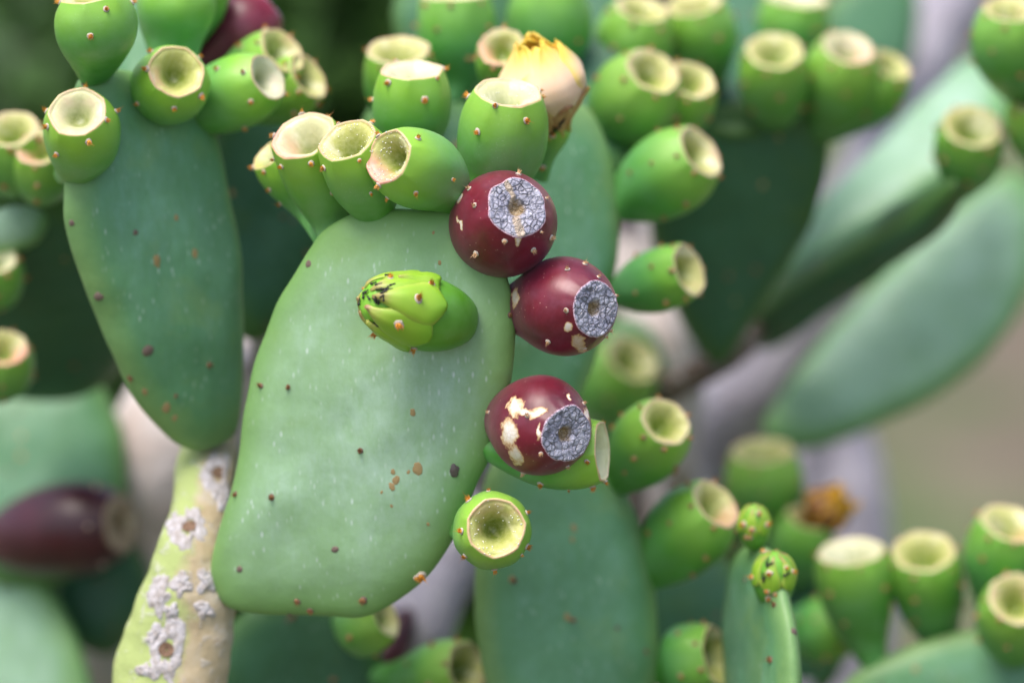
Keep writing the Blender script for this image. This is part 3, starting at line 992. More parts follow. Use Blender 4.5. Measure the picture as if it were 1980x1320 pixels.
def fruit(fid, rim, base, theta, depth, Rrim, Rmax, label, group=None, kind='green', Lf=2.7, r0=0.33, tm=0.6, nside=6, pitd=0.7, roll=None,
          areoles=None, rows=None, asize=0.0018, mats=None, dense=False, scars=(), lobes=0.012, pw=2.3, name=None, cup=True, drops=0, cat='cactus fruit', fine=False, slit=False, stain=None, pale=0.0):
    R = random.Random(hash_id(fid))
    lobes = 0.0 if kind == 'red' else lobes
    roll = R.uniform(0, 6.28) if roll is None else roll
    fr = Frame(rim, base, radians(theta), depth, Lf, Rmax, roll)
    k = fr.k
    rr = Rrim / Rmax
    Rm = Rmax * k
    nf, nt = (160, 100) if dense else ((96, 56) if fine else (56, 30))
    seed = R.uniform(0, 50)
    vs, ts, sca, cre = [], [], [], []
    squash = R.uniform(0.96, 1.04)

    def radius(t, a):
        pr = prof(t, rr, r0, tm, pw)
        w = sstep(tm + 0.16, 1.0, t) ** 1.3 * (0.5 if kind == 'green' else 0.12)
        irr = 1 + w * (poly(a, nside) / 0.94 - 1)
        if kind == 'red':
            irr = 1 + sstep(0.86, 1.0, t) * (0.10 * noise.noise(Vector((cos(a) * 1.4 + seed, sin(a) * 1.4, 5))) + 0.035 * noise.noise(Vector((cos(a) * 4 + seed, sin(a) * 4, 9))))
            w = 0.0
        irr *= 1 + 0.05 * w * noise.noise(Vector((cos(a) * 1.5 + seed, sin(a) * 1.5, 0)))
        irr *= 1 + lobes * cos(nside * a + 2.2 * t) * (1 - w)
        irr *= 1 + 0.03 * noise.noise(Vector((cos(a) * 0.9 + seed, sin(a) * 0.9, t * 2)))
        return Rm * pr * irr

    for i in range(nt):
        t = i / (nt - 1)
        t = t if not dense else t
        for j in range(nf):
            a = 2 * pi * j / nf
            p = fr.pt(t, a, radius(t, a))
            vs.append(p)
            ts.append(t)
    if scars:
        for p in vs:
            x, y = to_px(p)
            x += 4.5 * n3(p, 240, 3) + 3 * n3(p, 520, 9)
            y += 4.5 * n3(p, 240, 13) + 3 * n3(p, 520, 19)
            best, bc = 0.0, 0.0
            vis = (p - fr.c(0.6)).dot(TO) > -0.25 * Rm
            for (sx, sy, sw, sh, rot, cream) in scars:
                dx, dy = x - sx, y - sy
                ex = (dx * cos(rot) + dy * sin(rot)) / sw
                ey = (-dx * sin(rot) + dy * cos(rot)) / sh
                val = 1.0 - 0.5 * math.hypot(ex, ey)
                if val > best and vis:
                    best, bc = val, cream
            sca.append(best)
            cre.append(bc)
    fs = ring_faces(nt, nf, closed_start=True)
    if (vs[fs[0][1]] - vs[fs[0][0]]).cross(vs[fs[0][2]] - vs[fs[0][0]]).dot(vs[0] - fr.c(0)) < 0:
        fs = [f[::-1] for f in fs]
    root = empty(name or ('ripe_fruit' if kind == 'red' else 'unripe_fruit'), fr.base)
    tag(root, label, cat, group)
    mr, mc = mats or (('red', 'cork') if kind == 'red' else ('rind', 'cup'))
    at = {'t': ts}
    if scars:
        at['scar'] = sca
        at['cream'] = cre
    obj('rind', vs, fs, M[mr], parent=root, origin=fr.base, attrs=at)
    allv, allf = list(vs), list(fs)
    # ---- the sunken end
    if cup:
        nq = 44 if (dense or fine) else 18
        cv, cq, cs_, st = [], [], [], []
        Rr = Rrim * k
        for i in range(nq):
            q = 1 - (i / (nq - 1)) * 0.985
            for j in range(nf):
                a = 2 * pi * j / nf
                r1 = radius(1.0, a)
                r = q * (r1 * sstep(0.2, 0.9, q) + Rr * 0.92 * (1 - sstep(0.2, 0.9, q)))
                if kind == 'red':
                    h = -0.10 * (1 - q) - 0.26 * (1 - sstep(0.10, 0.42, q)) + 0.05 * sstep(0.0, 0.06, 1 - q)
                    pp = Vector((q * cos(a) * 5 + seed, q * sin(a) * 5, 1))
                    h += (0.045 * noise.noise(pp) + 0.03 * noise.noise(pp * 2.7)) * sstep(0, 0.1, 1 - q)
                    sl = 0.0
                    if slit:
                        # a rip that runs across the whole disc
                        pw_ = fr.pt(1.0, a, r)
                        X, Y = to_px(pw_)
                        for (x0, y0, x1, y1, wd) in slit:
                            L2 = math.hypot(x1 - x0, y1 - y0)
                            al = max(0, min(1, ((X - x0) * (x1 - x0) + (Y - y0) * (y1 - y0)) / L2 ** 2))
                            dd = math.hypot(X - x0 - al * (x1 - x0), Y - y0 - al * (y1 - y0)) + 2.5 * n3(pw_, 500)
                            sl = max(sl, 1 - dd / wd * 0.5)
                        if sl > 0.5:
                            h += 0.10 * (sl - 0.5)
                    cs_.append(max(0.0, sl))
                else:
                    h = 0.055 * sin(min(1, (1 - q) / 0.14) * pi) - pitd * (0.20 * (1 - q) + 0.80 * (1 - sstep(0.08, 0.84, q)))
                    pp = Vector((q * cos(a) * 2.2 + seed, q * sin(a) * 2.2, 1))
                    h += 0.05 * noise.noise(pp) * sstep(0, 0.15, 1 - q)
                cv.append(fr.c(1.0) + (fr.u * cos(a + roll) + fr.v * sin(a + roll)) * r + fr.axis * h * Rr)
                cq.append(q)
                if stain:
                    d = cv[-1] - fr.c(1.0)
                    along = (d.dot(XC) * stain[0] - d.dot(UP) * stain[1]) / Rr
                    st.append(sstep(0.12, 0.6, along) * sstep(0.25, 0.5, q) * stain[2])
                else:
                    st.append(0.0)
        cf = ring_faces(nq, nf, closed_end=True)
        if (cv[cf[0][1]] - cv[cf[0][0]]).cross(cv[cf[0][2]] - cv[cf[0][0]]).dot(fr.axis) < 0:
            cf = [f[::-1] for f in cf]
        ca = {'q': cq, 'stain': st, 'pale': [pale] * len(cq)}
        if kind == 'red':
            ca['slit'] = cs_
        cupo = obj('scar_disc' if kind == 'red' else 'cup', cv, cf, M[mc], parent=root, origin=fr.base, attrs=ca)
        if drops:
            bm = bmesh.new()
            for _ in range(drops):
                q = 1 - abs(R.gauss(0.0, 0.28)) - 0.06
                if q < 0.15:
                    continue
                i = min(nq - 1, int((1 - q) / 0.985 * (nq - 1)))
                p = cv[i * nf + R.randrange(nf)]
                rad = R.uniform(0.00018, 0.00042)
                bmesh.ops.create_icosphere(bm, subdivisions=1, radius=rad, matrix=Matrix.Translation(p - fr.base + fr.axis * rad * 0.5))
            me = bpy.data.meshes.new('nectar_beads')
            bm.to_mesh(me)
            bm.free()
            me.shade_smooth()
            me.materials.append(M['drop'])
            d = bpy.data.objects.new('nectar_beads', me)
            col.objects.link(d)
            d.parent = cupo
            d['kind'] = 'stuff'
        o = len(allv)
        allv += cv
        allf += [tuple(x + o for x in f) for f in cf]
    bvh = BVHTree.FromPolygons(vs, fs)
    full = BVHTree.FromPolygons(allv, allf)
    key = 'red' if kind == 'red' else ('far' if mr == 'rind_dark' else 'green')
    if areoles is not None:
        for a in areoles:
            x, y = a[0], a[1]
            sz = a[2] if len(a) > 2 else 1.0
            p, nm = surf(bvh, x, y, fr.c(0.8))
            if (p - fr.c(0.5)).dot(nm) < 0:
                nm = -nm
            areole(root, fr.base, p, nm, asize * sz * (0.85 if kind == 'red' else 1.0), key)
    if rows is None and areoles is None:
        rows = ((0.965, nside, 0.5), (0.72, 5, 0.1), (0.45, 4, 0.6))
    for (t, cnt, ph) in rows or ():
        for j in range(cnt):
            a = 2 * pi * (j + ph) / cnt + R.uniform(-0.15, 0.15)
            tt = t + R.uniform(-0.03, 0.02)
            p = fr.pt(tt, a, radius(tt, a))
            nm = (p - fr.c(tt - 0.15)).normalized()
            areole(root, fr.base, p, nm, asize * R.uniform(0.8, 1.1), key)
    FRUITS[fid] = (root, bvh, fr, full, radius)
    return root


def hash_id(s):
    h = 0
    for ch in s:
        h = (h * 131 + ord(ch)) % 1000003
    return h


# ---- the three ripe fruits
g_red = 'ripe maroon fruits on the large pad'
fruit('red1', (1000, 401), (942, 462), 22, 1.392, 60, 106, 'glossy crimson ripe fruit with a split grey corky disc, highest of the maroon fruits', g_red,
      kind='red', dense=True, Lf=2.35, tm=0.52, pw=2.1, nside=9, roll=0.4,
      scars=[(888, 384, 5, 13, 0.25, 1), (890, 432, 4, 15, -0.3, 1), (1003, 465, 7, 12, 0.3, 0.6)],
      slit=[(978, 352, 992, 378, 5), (992, 378, 990, 394, 4), (998, 425, 1008, 458, 8)],
      areoles=[(1005, 327), (918, 397), (976, 466, .9), (921, 490), (1031, 483, 1.1), (1083, 466), (1056, 384, .7), (1046, 448, .6), (893, 352, 1.1)])
fruit('red2', (1151, 597), (1030, 587), 36, 1.398, 54, 98, 'maroon ripe fruit with tan blemishes and a brown-hearted grey disc, pressed against the split-disc fruit', g_red,
      kind='red', dense=True, Lf=2.35, tm=0.55, pw=2.1, nside=9, roll=1.2,
      scars=[(996, 575, 7, 20, 0.1, 0.3), (1098, 632, 9, 10, 0, 0.6), (1117, 660, 14, 14, 0.3, 0.1), (1125, 674, 9, 8, 0.4, 0.2)],
      areoles=[(1136, 496), (1097, 521, 1.0), (1157, 536, .8), (1095, 600, .9), (1060, 660, 1.0), (1130, 674, .8), (1197, 570, .7), (1174, 652, .7), (1190, 645, .8)])
fruit('red3', (1095, 839), (990, 806), 33, 1.396, 56, 98, 'maroon ripe fruit with a big cream-white scar beside its round grey disc', g_red,
      kind='red', dense=True, Lf=2.35, tm=0.55, pw=2.1, nside=7, roll=0.2,
      scars=[(996, 786, 17, 19, 0.2, 1), (985, 835, 17, 30, 0.0, 1), (998, 880, 14, 20, -0.4, .55), (1040, 796, 22, 9, -0.25, 1), (1015, 796, 14, 8, 0, 1), (1043, 832, 4, 18, 0.1, 1),
             (1100, 766, 4, 10, -0.25, .8), (1135, 800, 4, 14, -0.2, .8)],
      areoles=[(1020, 803, .9), (1135, 776, .9), (1046, 876, .8), (1102, 911, .9), (1137, 858, .8), (1012, 914, .9), (945, 797, .8)])

# ---- the sharp green fruits of the large pad
g_main = 'unripe green fruits on the edge of the large pad'
fruit('cup_low', (959, 1020), (944, 1036), 10, 1.398, 59, 77, 'unripe green fruit facing outward with a deep yellow-olive cup, below the cream-scarred maroon fruit', g_main,
      Lf=2.6, nside=7, fine=True, drops=55, pitd=0.92, tm=0.62,
      areoles=[(905, 965), (1020, 990), (893, 1026), (1034, 1064), (888, 1086), (956, 1100), (944, 947, .7), (1012, 1075, .6)])
fruit('cup_side', (1163, 872), (985, 882), 74, 1.425, 61, 72, 'green fruit lying sideways with a pale cup, half hidden behind the cream-scarred maroon fruit', g_main,
      Lf=2.8, nside=6, fine=True, areoles=[(1163, 822), (1135, 892), (1190, 920), (1152, 960), (1045, 935), (1100, 950, .6)], pale=0.4)
fruit('cup_tall', (983, 180), (962, 365), 60, 1.425, 66, 88, 'smooth upright green fruit with an oval pale cup, standing just above the split-disc crimson fruit', g_main,
      Lf=2.55, nside=7, fine=True, drops=35, tm=0.55, areoles=[(902, 185), (958, 204, .8), (1046, 190), (1017, 233), (924, 255), (1046, 168, .6)], pale=0.35)
fruit('cup_back', (797, 137), (795, 300), 67, 1.462, 63, 76, 'upright green fruit with a whitish glinting cup behind the row of tilted cups', g_main,
      Lf=2.6, nside=6, fine=True, areoles=[(782, 108), (751, 160), (861, 133), (709, 193), (821, 193), (845, 152, .6)], pale=0.5)
fruit('cup_r1', (752, 303), (902, 362), 40, 1.392, 56, 77, 'tilted green fruit with a pink-stained beaded cup touching the split-disc crimson fruit', g_main,
      Lf=2.75, nside=6, fine=True, drops=90, pitd=0.92, r0=0.26, areoles=[(730, 262), (808, 268), (733, 358), (804, 373), (875, 347, .7), (737, 402, .8), (690, 312, .7)], stain=(-0.7, 0.7, 0.9))
fruit('cup_r2', (672, 272), (735, 412), 48, 1.408, 60, 73, 'tilted green fruit with a beaded olive cup, in the middle of the row of three', g_main,
      Lf=2.75, nside=6, fine=True, drops=75, pitd=0.92, areoles=[(627, 325), (722, 232), (695, 310, .6), (717, 374, .6), (651, 236, .7)])
fruit('cup_r3', (588, 263), (655, 425), 46, 1.428, 65, 76, 'tilted green fruit with a whitish pink-edged cup at the outer end of the row', g_main,
      Lf=2.75, nside=7, fine=True, pitd=0.92, areoles=[(577, 210), (523, 255), (545, 322), (523, 310, .8), (602, 316), (632, 230), (643, 372, .9)], stain=(-0.8, 0.6, 0.5), pale=0.4)
fruit('cup_r4', (522, 298), (625, 412), 60, 1.468, 42, 52, 'small green fruit peeping out behind the outer end of the row of three', g_main, Lf=2.7)

# ---- fruits on the narrower left pad
g_left = 'unripe green fruits on the top edge of the narrow left pad'
fruit('left1', (150, 217), (160, 335), 30, 1.425, 58, 75, 'spiny-rimmed green fruit with a round pale cup at the narrow pad shoulder', g_left, Lf=2.5, fine=True, pitd=0.6, nside=7,
      areoles=[(165, 173, 1.1), (72, 206, 1.1), (225, 215, 1.1), (92, 245), (205, 232), (171, 274), (110, 298)], pale=0.35)
fruit('left2', (176, -8), (195, 130), 68, 1.43, 60, 80, 'large plump green fruit above the spiny-rimmed one on the narrow pad', g_left, Lf=2.1, fine=True, nside=6,
      areoles=[(117, 4), (205, 18, .8), (258, 3), (175, 70)])
fruit('left3', (341, 139), (300, 195), 25, 1.452, 56, 76, 'green fruit with a round olive cup leaning out of the middle of the narrow pad', g_left, Lf=2.5, fine=True, pitd=0.75, nside=7,
      areoles=[(289, 96), (284, 134), (385, 112), (388, 185), (337, 209), (257, 207, .8)])
fruit('left4', (517, 150), (345, 225), 56, 1.485, 49, 72, 'long green fruit with a cream-lined oval cup reaching out from the narrow pad', g_left, Lf=2.9, nside=6,
      areoles=[(470, 140), (485, 197), (420, 134), (560, 185), (475, 257, .8)], pale=0.6)
fruit('left5', (545, 98), (430, 190), 52, 1.53, 52, 66, 'soft green fruit with a tan cup standing behind the long cream-cupped fruit', g_left, Lf=2.7)
fruit('left6', (596, 148), (480, 215), 58, 1.535, 50, 62, 'green fruit with a tan ragged cup farthest out beyond the long cream-cupped fruit', g_left, Lf=2.7)
fruit('left7', (345, -45), (330, 80), 62, 1.50, 52, 78, 'plump green fruit beside the larger one above the spiny-rimmed fruit, its cup unseen', g_left, Lf=2.2, rows=())
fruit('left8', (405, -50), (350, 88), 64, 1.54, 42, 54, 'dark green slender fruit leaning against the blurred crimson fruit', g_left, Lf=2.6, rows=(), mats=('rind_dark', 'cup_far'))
fruit('red_top', (520, 15), (408, 118), 100, 1.575, 40, 72, 'blurred crimson ripe fruit behind the long cream-cupped green fruit', None, kind='red', Lf=2.0, tm=0.5, nside=9, rows=())

g_far = 'unripe green fruits blurred in the background'


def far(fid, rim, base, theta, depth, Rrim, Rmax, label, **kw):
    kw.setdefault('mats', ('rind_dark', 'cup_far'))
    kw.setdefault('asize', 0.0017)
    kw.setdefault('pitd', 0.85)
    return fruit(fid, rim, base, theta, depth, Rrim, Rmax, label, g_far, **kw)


far('b1', (22, 250), (30, 370), 45, 1.56, 54, 66, 'blurred green fruit with a yellow cup behind the spiny-rimmed fruit')
far('b2', (76, 285), (90, 390), 38, 1.55, 46, 60, 'blurred green fruit with a pinkish cup touching the spiny-rimmed fruit from behind', stain=(-0.6, 0.8, 0.5))
far('b3', (-12, 498), (-30, 600), 45, 1.60, 46, 62, 'cream-cupped green fruit before the dark shaded pad, above a pink-cupped one', pale=0.5)
far('b4', (8, 672), (-10, 760), 42, 1.60, 46, 62, 'pink-cupped green fruit before the dark shaded pad', stain=(0.6, 0.8, 0.8))
far('b5', (770, 98), (775, 240), 58, 1.56, 62, 70, 'green fruit with a tan cup looking over the whitish-cupped fruit')
far('b6', (880, -6), (885, 170), 76, 1.60, 66, 78, 'tall blurred green fruit standing between the tan cup and the flower')
far('b7', (1062, -30), (1060, 150), 74, 1.63, 62, 82, 'tall blurred green fruit rising straight behind the flower', rows=((0.5, 5, 0.3),))
far('b8', (970, 92), (985, 180), 30, 1.53, 46, 56, 'green fruit with a pink-rimmed cup tucked behind the flower', fine=True, stain=(-0.8, 0.6, 0.6))
far('b9', (1262, 138), (1180, 265), 42, 1.585, 56, 88, 'plump green fruit with a round olive cup, largest of the cluster beside the flower')
far('b10', (1338, 155), (1300, 250), 40, 1.60, 48, 64, 'green fruit with a ragged cup behind the plump olive-cupped one', rows=((0.96, 7, 0.2), (0.7, 6, 0.5)))
far('b11', (1354, 294), (1210, 395), 54, 1.555, 58, 84, 'plump green fruit leaning sideways with a tan oval cup over the dark pad')
far('b12', (1332, 522), (1190, 570), 56, 1.545, 54, 62, 'green fruit pointing sideways in front of the dark pad beside the tan-blemished maroon fruit')
far('b13', (1222, 693), (1150, 800), 44, 1.80, 56, 78, 'very blurred green fruit with a yellowish cup below the tan-blemished maroon fruit')
far('b14', (1287, 815), (1215, 915), 38, 1.525, 52, 75, 'green fruit with a bright yellow cup next to the sideways pale cup')
far('b15', (1384, 974), (1260, 1105), 54, 1.55, 56, 82, 'long green fruit with a pink-tinged cup beside the tiny round bud', stain=(0.6, 0.8, 0.45))
far('b16', (1474, 872), (1485, 1010), 68, 1.78, 62, 78, 'very blurred green fruit under the tip of the long drooping pad')
far('b18', (1645, 1066), (1672, 1250), 70, 1.65, 66, 74, 'pear-shaped green fruit with a white glinting cup behind the thin edge-on pad', tm=0.72, r0=0.28, Lf=2.9, pale=0.5)
far('b19', (1786, 1066), (1812, 1235), 54, 1.65, 62, 74, 'pear-shaped green fruit with a round tan-edged cup on the bottom corner pad', tm=0.70, r0=0.28, Lf=2.8)
far('b20', (1955, 1012), (1925, 1150), 58, 1.63, 62, 74, 'green fruit with a pinkish cup above a bright round-cupped one', stain=(0.3, 0.9, 0.5))
far('b21', (1968, 1158), (1962, 1270), 34, 1.60, 58, 72, 'green fruit with a bright yellow round cup on the bottom corner pad')
far('b22', (1640, 1205), (1560, 1230), 62, 1.70, 56, 66, 'dark green fruit with a dull tan cup behind the pear-shaped white-cupped fruit')
far('b23', (1385, 1268), (1300, 1290), 62, 1.56, 62, 74, 'green fruit with a ragged tan cup low beside the thin edge-on pad', rows=((0.96, 7, 0.2), (0.7, 6, 0.5)))
far('b24', (745, 1190), (660, 1230), 66, 1.56, 46, 60, 'shaded green fruit under the lower edge of the large pad', rows=((0.6, 5, 0.5),))
far('b25', (902, 1292), (770, 1330), 50, 1.58, 54, 66, 'green fruit with a pale oval cup beside the lower centre pad', fine=True)
far('b26', (1342, 8), (1370, 130), 60, 1.68, 56, 72, 'blurred green fruit with a broad yellow cup, tallest in the far row')
far('b27', (1240, 18), (1200, 190), 56, 1.655, 52, 80, 'long blurred green fruit between the far row and the tall fruits behind the flower')
far('b28', (1540, -2), (1530, 110), 68, 1.76, 62, 72, 'very blurred green fruit with a white cup behind the far row', pale=0.5)
far('b29', (1498, 99), (1500, 240), 44, 1.665, 56, 70, 'blurred green fruit with a round cup and olive heart on the dark pad')
far('b30', (1640, 93), (1610, 245), 46, 1.675, 52, 76, 'blurred green fruit with a pale pinkish cup on the dark pad', stain=(0.6, 0.8, 0.45), pale=0.4)
far('b31', (1724, 126), (1660, 235), 50, 1.69, 42, 58, 'small blurred green fruit with a tan cup at the end of the dark pad row')
far('b32', (1881, 245), (1870, 350), 42, 1.67, 60, 68, 'lone blurred green fruit with a round yellow cup before the pale tilted pad')
far('b33', (1955, 18), (1962, 185), 56, 1.63, 54, 76, 'blurred green fruit hanging over the upper end of the pale tilted pad')
far('b34', (2005, 190), (2030, 320), 55, 1.66, 50, 66, 'blurred green fruit half out of sight behind the lone yellow-cupped one')
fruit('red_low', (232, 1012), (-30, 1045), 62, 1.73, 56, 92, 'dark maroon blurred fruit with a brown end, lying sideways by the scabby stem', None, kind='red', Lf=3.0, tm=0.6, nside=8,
      mats=('red_shaded', 'cup_dry'), pitd=0.5, rows=((0.9, 5, 0.2),), )
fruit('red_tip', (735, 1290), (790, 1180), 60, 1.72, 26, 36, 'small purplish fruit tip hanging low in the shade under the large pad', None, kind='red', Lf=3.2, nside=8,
      mats=('red_shaded', 'cork'), rows=())
fruit('red_gap', (1200, 335), (1195, 420), 60, 1.93, 22, 34, 'small brick-red fruit glimpsed between the green fruits and the dark pad', None, kind='red', Lf=2.5, nside=8,
      mats=('red', 'cork'), rows=())


# ------------------------------------------------------------------ buds and the flower: overlapping tepals on an egg
def egg(t, r0=0.45, tm=0.42, rt=0.22):
    if t < tm:
        x = t / tm
        return r0 + (1 - r0) * (1 - (1 - x) ** 2) ** 0.8
    x = (t - tm) / (1 - tm)
    return rt + (1 - rt) * max(0.0, 1 - x ** 2.2) ** 0.62


def tepal(name, parent, fr, Rm, profile, t0, t1, phi, w0, lift, flare, mat, shape='scale', ragged=0.0, seed=0.0, thick=0.0008, nx=26, ny=18, cup_in=0.0):
    vs, xs, es = [], [], []
    for i in range(nx):
        x = i / (nx - 1)
        if shape == 'scale':
            w = w0 * (sstep(0, 0.32, x + 0.02) ** 0.5) * (1 - x ** 1.6) ** 0.75 + 0.03
        else:
            w = w0 * (0.22 + 0.78 * sstep(0, 0.6, x)) * (1 - 0.8 * max(0, (x - 0.5) / 0.5) ** 5)
        for j in range(ny):
            s = j / (ny - 1) * 2 - 1
            tt = t0 + (t1 - t0) * x
            if ragged:
                tt += ragged * noise.noise(Vector((s * 2.6 + seed, seed, 0))) * x * x + 0.4 * ragged * noise.noise(Vector((s * 8 + seed, seed, 3))) * x ** 4
            a = phi + s * w
            r = Rm * (profile(min(tt, 1.0)) + lift * (1 - 0.55 * abs(s) ** 2.5) + flare * x ** 3 - cup_in * abs(s) ** 2)
            r += Rm * (0.03 if shape == 'scale' else 0.07) * noise.noise(Vector((s * 2 + seed, x * 3, seed)))
            if shape != 'scale':
                r += Rm * 0.022 * x * noise.noise(Vector((s * 6 + seed, x * 2, seed + 5)))
            p = fr.c(min(tt, 1.0)) + fr.axis * fr.L * max(0.0, tt - 1.0) + (fr.u * cos(a) + fr.v * sin(a)) * max(r, 0.0003)
            vs.append(p)
            xs.append(x)
            es.append(max(abs(s), x))
    fs = []
    for i in range(nx - 1):
        for j in range(ny - 1):
            a = i * ny + j
            fs.append((a, a + 1, a + ny + 1, a + ny))
    o = obj(name, vs, fs, mat, parent=parent, origin=fr.base, attrs={'x': xs, 'e': es})
    md = o.modifiers.new('thickness', 'SOLIDIFY')
    md.thickness = thick
    md.offset = 0
    return vs, fs


def body(name, parent, fr, Rm, profile, mat, nf=72, nt=44, lobes=0.01, seed=0.0, tend=1.0):
    vs, ts = [], []
    for i in range(nt):
        t = tend * i / (nt - 1)
        for j in range(nf):
            a = 2 * pi * j / nf
            r = Rm * profile(t) * (1 + lobes * cos(5 * a) + 0.03 * noise.noise(Vector((cos(a) + seed, sin(a), t * 2))))
            vs.append(fr.pt(t, a, r))
            ts.append(t)
    fs = ring_faces(nt, nf, True, True)
    if (vs[fs[0][1]] - vs[fs[0][0]]).cross(vs[fs[0][2]] - vs[fs[0][0]]).dot(vs[0] - fr.c(0)) < 0:
        fs = [f[::-1] for f in fs]
    obj(name, vs, fs, mat, parent=parent, origin=fr.base, attrs={'t': ts})
    return vs, fs


def join_bvh(lists):
    V, Fc = [], []
    for vs, fs in lists:
        o = len(V)
        V += vs
        Fc += [tuple(i + o for i in f) for f in fs]
    return BVHTree.FromPolygons(V, Fc)


# ---- the unopened bud that grows out of the face of the large pad
bp, bn = surf(main_bvh, 905, 626, P(905, 626, 1.43))
bd = (bp - CAM).dot(DIR)
Rb, th = 72, radians(58)
bk = bd / F_PX
tipd = bd - math.hypot(905 - 706, 626 - 580) * bk / math.tan(th)
fb = Frame((706, 577), (908, 626), th, tipd, 1.0, 1.0)
fb.L = math.hypot(905 - 706, 626 - 577) * bk / sin(th)
fb.base = bp - bn * 0.003
fb.off = fb.base - (fb.rim - fb.axis * fb.L)
fb.neck = Vector((0, 0, 0))
bud = empty('flower_bud', fb.base)
tag(bud, 'bright green unopened bud crawling with ants on the face of the large pad', 'flower bud')
RbM = Rb * bk
bprof = lambda t: egg(t, 0.50, 0.44, 0.30) * (1 - 0.07 * sstep(0.5, 0.7, t))
parts = [body('ovary', bud, fb, RbM, bprof, M['rind_bud'], nf=96, nt=60)]


def az_front(fr, deg):
    """azimuth on a frame, counted from the side that faces the lens, positive downwards"""
    f = (TO - fr.axis * TO.dot(fr.axis)).normalized()
    g = fr.axis.cross(f)
    if g.dot(UP) > 0:
        g = -g
    d = f * cos(radians(deg)) + g * sin(radians(deg))
    return math.atan2(d.dot(fr.v), d.dot(fr.u))


for k, (ang, t0, t1, w0, lift) in enumerate([(170, 0.60, 1.02, 1.2, 0.06), (-110, 0.54, 1.0, 1.0, 0.07), (120, 0.56, 0.99, 0.9, 0.07), (-50, 0.50, 1.0, 0.85, 0.10),
                                             (78, 0.55, 0.95, 0.58, 0.125), (34, 0.50, 1.03, 0.80, 0.155), (-14, 0.46, 1.0, 0.68, 0.205), (-62, 0.47, 0.82, 0.34, 0.14)]):
    parts.append(tepal('bud_scale', bud, fb, RbM, bprof, t0, t1, az_front(fb, ang), w0, lift, -0.02, M['sepal'], seed=k * 2.1, cup_in=0.0, thick=0.0013))
bud_bvh = join_bvh(parts)
for (x, y, s) in [(808, 578, 1.2), (771, 627, 1.3), (720, 650, 1.1), (798, 681, 1.1), (834, 550, .9), (755, 538, .8), (692, 604, .6), (703, 558, .7)]:
    p, nm = surf(bud_bvh, x, y, fb.c(0.6))
    if (p - fb.c(0.4)).dot(nm) < 0:
        nm = -nm
    areole(bud, fb.base, p, nm, 0.0021 * s, 'green', lean=TO * -0.1)

# ---- the wilting flower
ff = Frame((1022, 84), (1066, 250), radians(66), 1.468, 1.0, 1.0)
fk = ff.k
ff.L = math.hypot(44, 166) * fk / sin(radians(66))
ff.base = ff.rim - ff.axis * ff.L
ff.off = Vector((0, 0, 0))
ff.neck = Vector((0, 0, 0))
flower = empty('cactus_flower', P(1038, 345, 1.50))
FB = flower.location.copy()
tag(flower, 'wilting peach and yellow flower on a slim green ovary behind the smooth upright fruit', 'flower')
fo = Frame((1067, 243), (1036, 345), radians(74), 1.487, 3.9, 28)
fo.base = FB
fo.off = FB - (fo.rim - fo.axis * fo.L)
fo.neck = Vector((0, 0, 0))
vs, ts = [], []
for i in range(30):
    t = i / 29
    for j in range(40):
        a = 2 * pi * j / 40
        vs.append(fo.pt(t, a, fo.k * (22 + 16 * sstep(0.3, 0.95, t)) * (1 + 0.03 * cos(5 * a))))
        ts.append(t)
obj('ovary', vs, ring_faces(30, 40, True, True), M['rind'], parent=flower, origin=FB, attrs={'t': ts})
ov_bvh = BVHTree.FromPolygons(vs, ring_faces(30, 40, True, True))
for (x, y) in [(1068, 262), (1050, 322), (1078, 240)]:
    p, nm = surf(ov_bvh, x, y, fo.c(0.6))
    areole(flower, FB, p, (p - fo.c(0.6)).normalized(), 0.0018)
fprof = lambda t: (0.34 + 0.66 * sstep(0, 0.5, t)) * (1 - 0.80 * sstep(0.55, 1.08, t))
RfM = 84 * fk


def az_side(fr, deg):
    """azimuth counted from the side that faces the lens, positive to the right"""
    f = (TO - fr.axis * TO.dot(fr.axis)).normalized()
    g = fr.axis.cross(f)
    if g.dot(XC) < 0:
        g = -g
    d = f * cos(radians(deg)) + g * sin(radians(deg))
    return math.atan2(d.dot(fr.v), d.dot(fr.u))


ff_base_keep = ff.base
ff.base = FB
fl_parts = []
for k, (ang, t0, t1, w0, lift, flare, mt, rag) in enumerate([
        (20, 0.05, 0.96, 1.2, -0.08, 0.00, 'petal_in', 0.04), (-90, 0.05, 0.98, 1.2, -0.06, 0.02, 'petal_in', 0.05), (90, 0.1, 1.0, 1.2, -0.06, 0.10, 'petal_in', 0.05), (180, 0.1, 1.0, 1.3, -0.06, 0.03, 'petal_in', 0.05),
        (-95, 0.0, 1.02, 1.15, 0.00, 0.05, 'petal', 0.03), (155, 0.0, 1.04, 1.1, 0.02, 0.14, 'petal', 0.04),
        (-35, 0.05, 1.02, 1.0, 0.02, 0.03, 'petal', 0.03), (100, 0.05, 0.92, 0.95, 0.07, 0.24, 'petal', 0.05), (35, 0.06, 0.98, 1.15, 0.09, 0.05, 'petal', 0.04),
        (70, -0.02, 0.42, 0.42, 0.13, 0.05, 'sepal_brown', 0.05), (30, -0.02, 0.36, 0.42, 0.14, 0.05, 'sepal_brown', 0.05), (-10, -0.02, 0.4, 0.4, 0.12, 0.0, 'sepal_brown', 0.05)]):
    fl_parts.append(tepal('sepal' if mt == 'sepal_brown' else 'petal', flower, ff, RfM, fprof, t0, t1, az_side(ff, ang), w0, lift, flare, M[mt],
                          shape='petal', ragged=rag, seed=k * 3.7, thick=0.0007, nx=34, ny=30))
fl_bvh = join_bvh(fl_parts + [(vs, ring_faces(30, 40, True, True))])

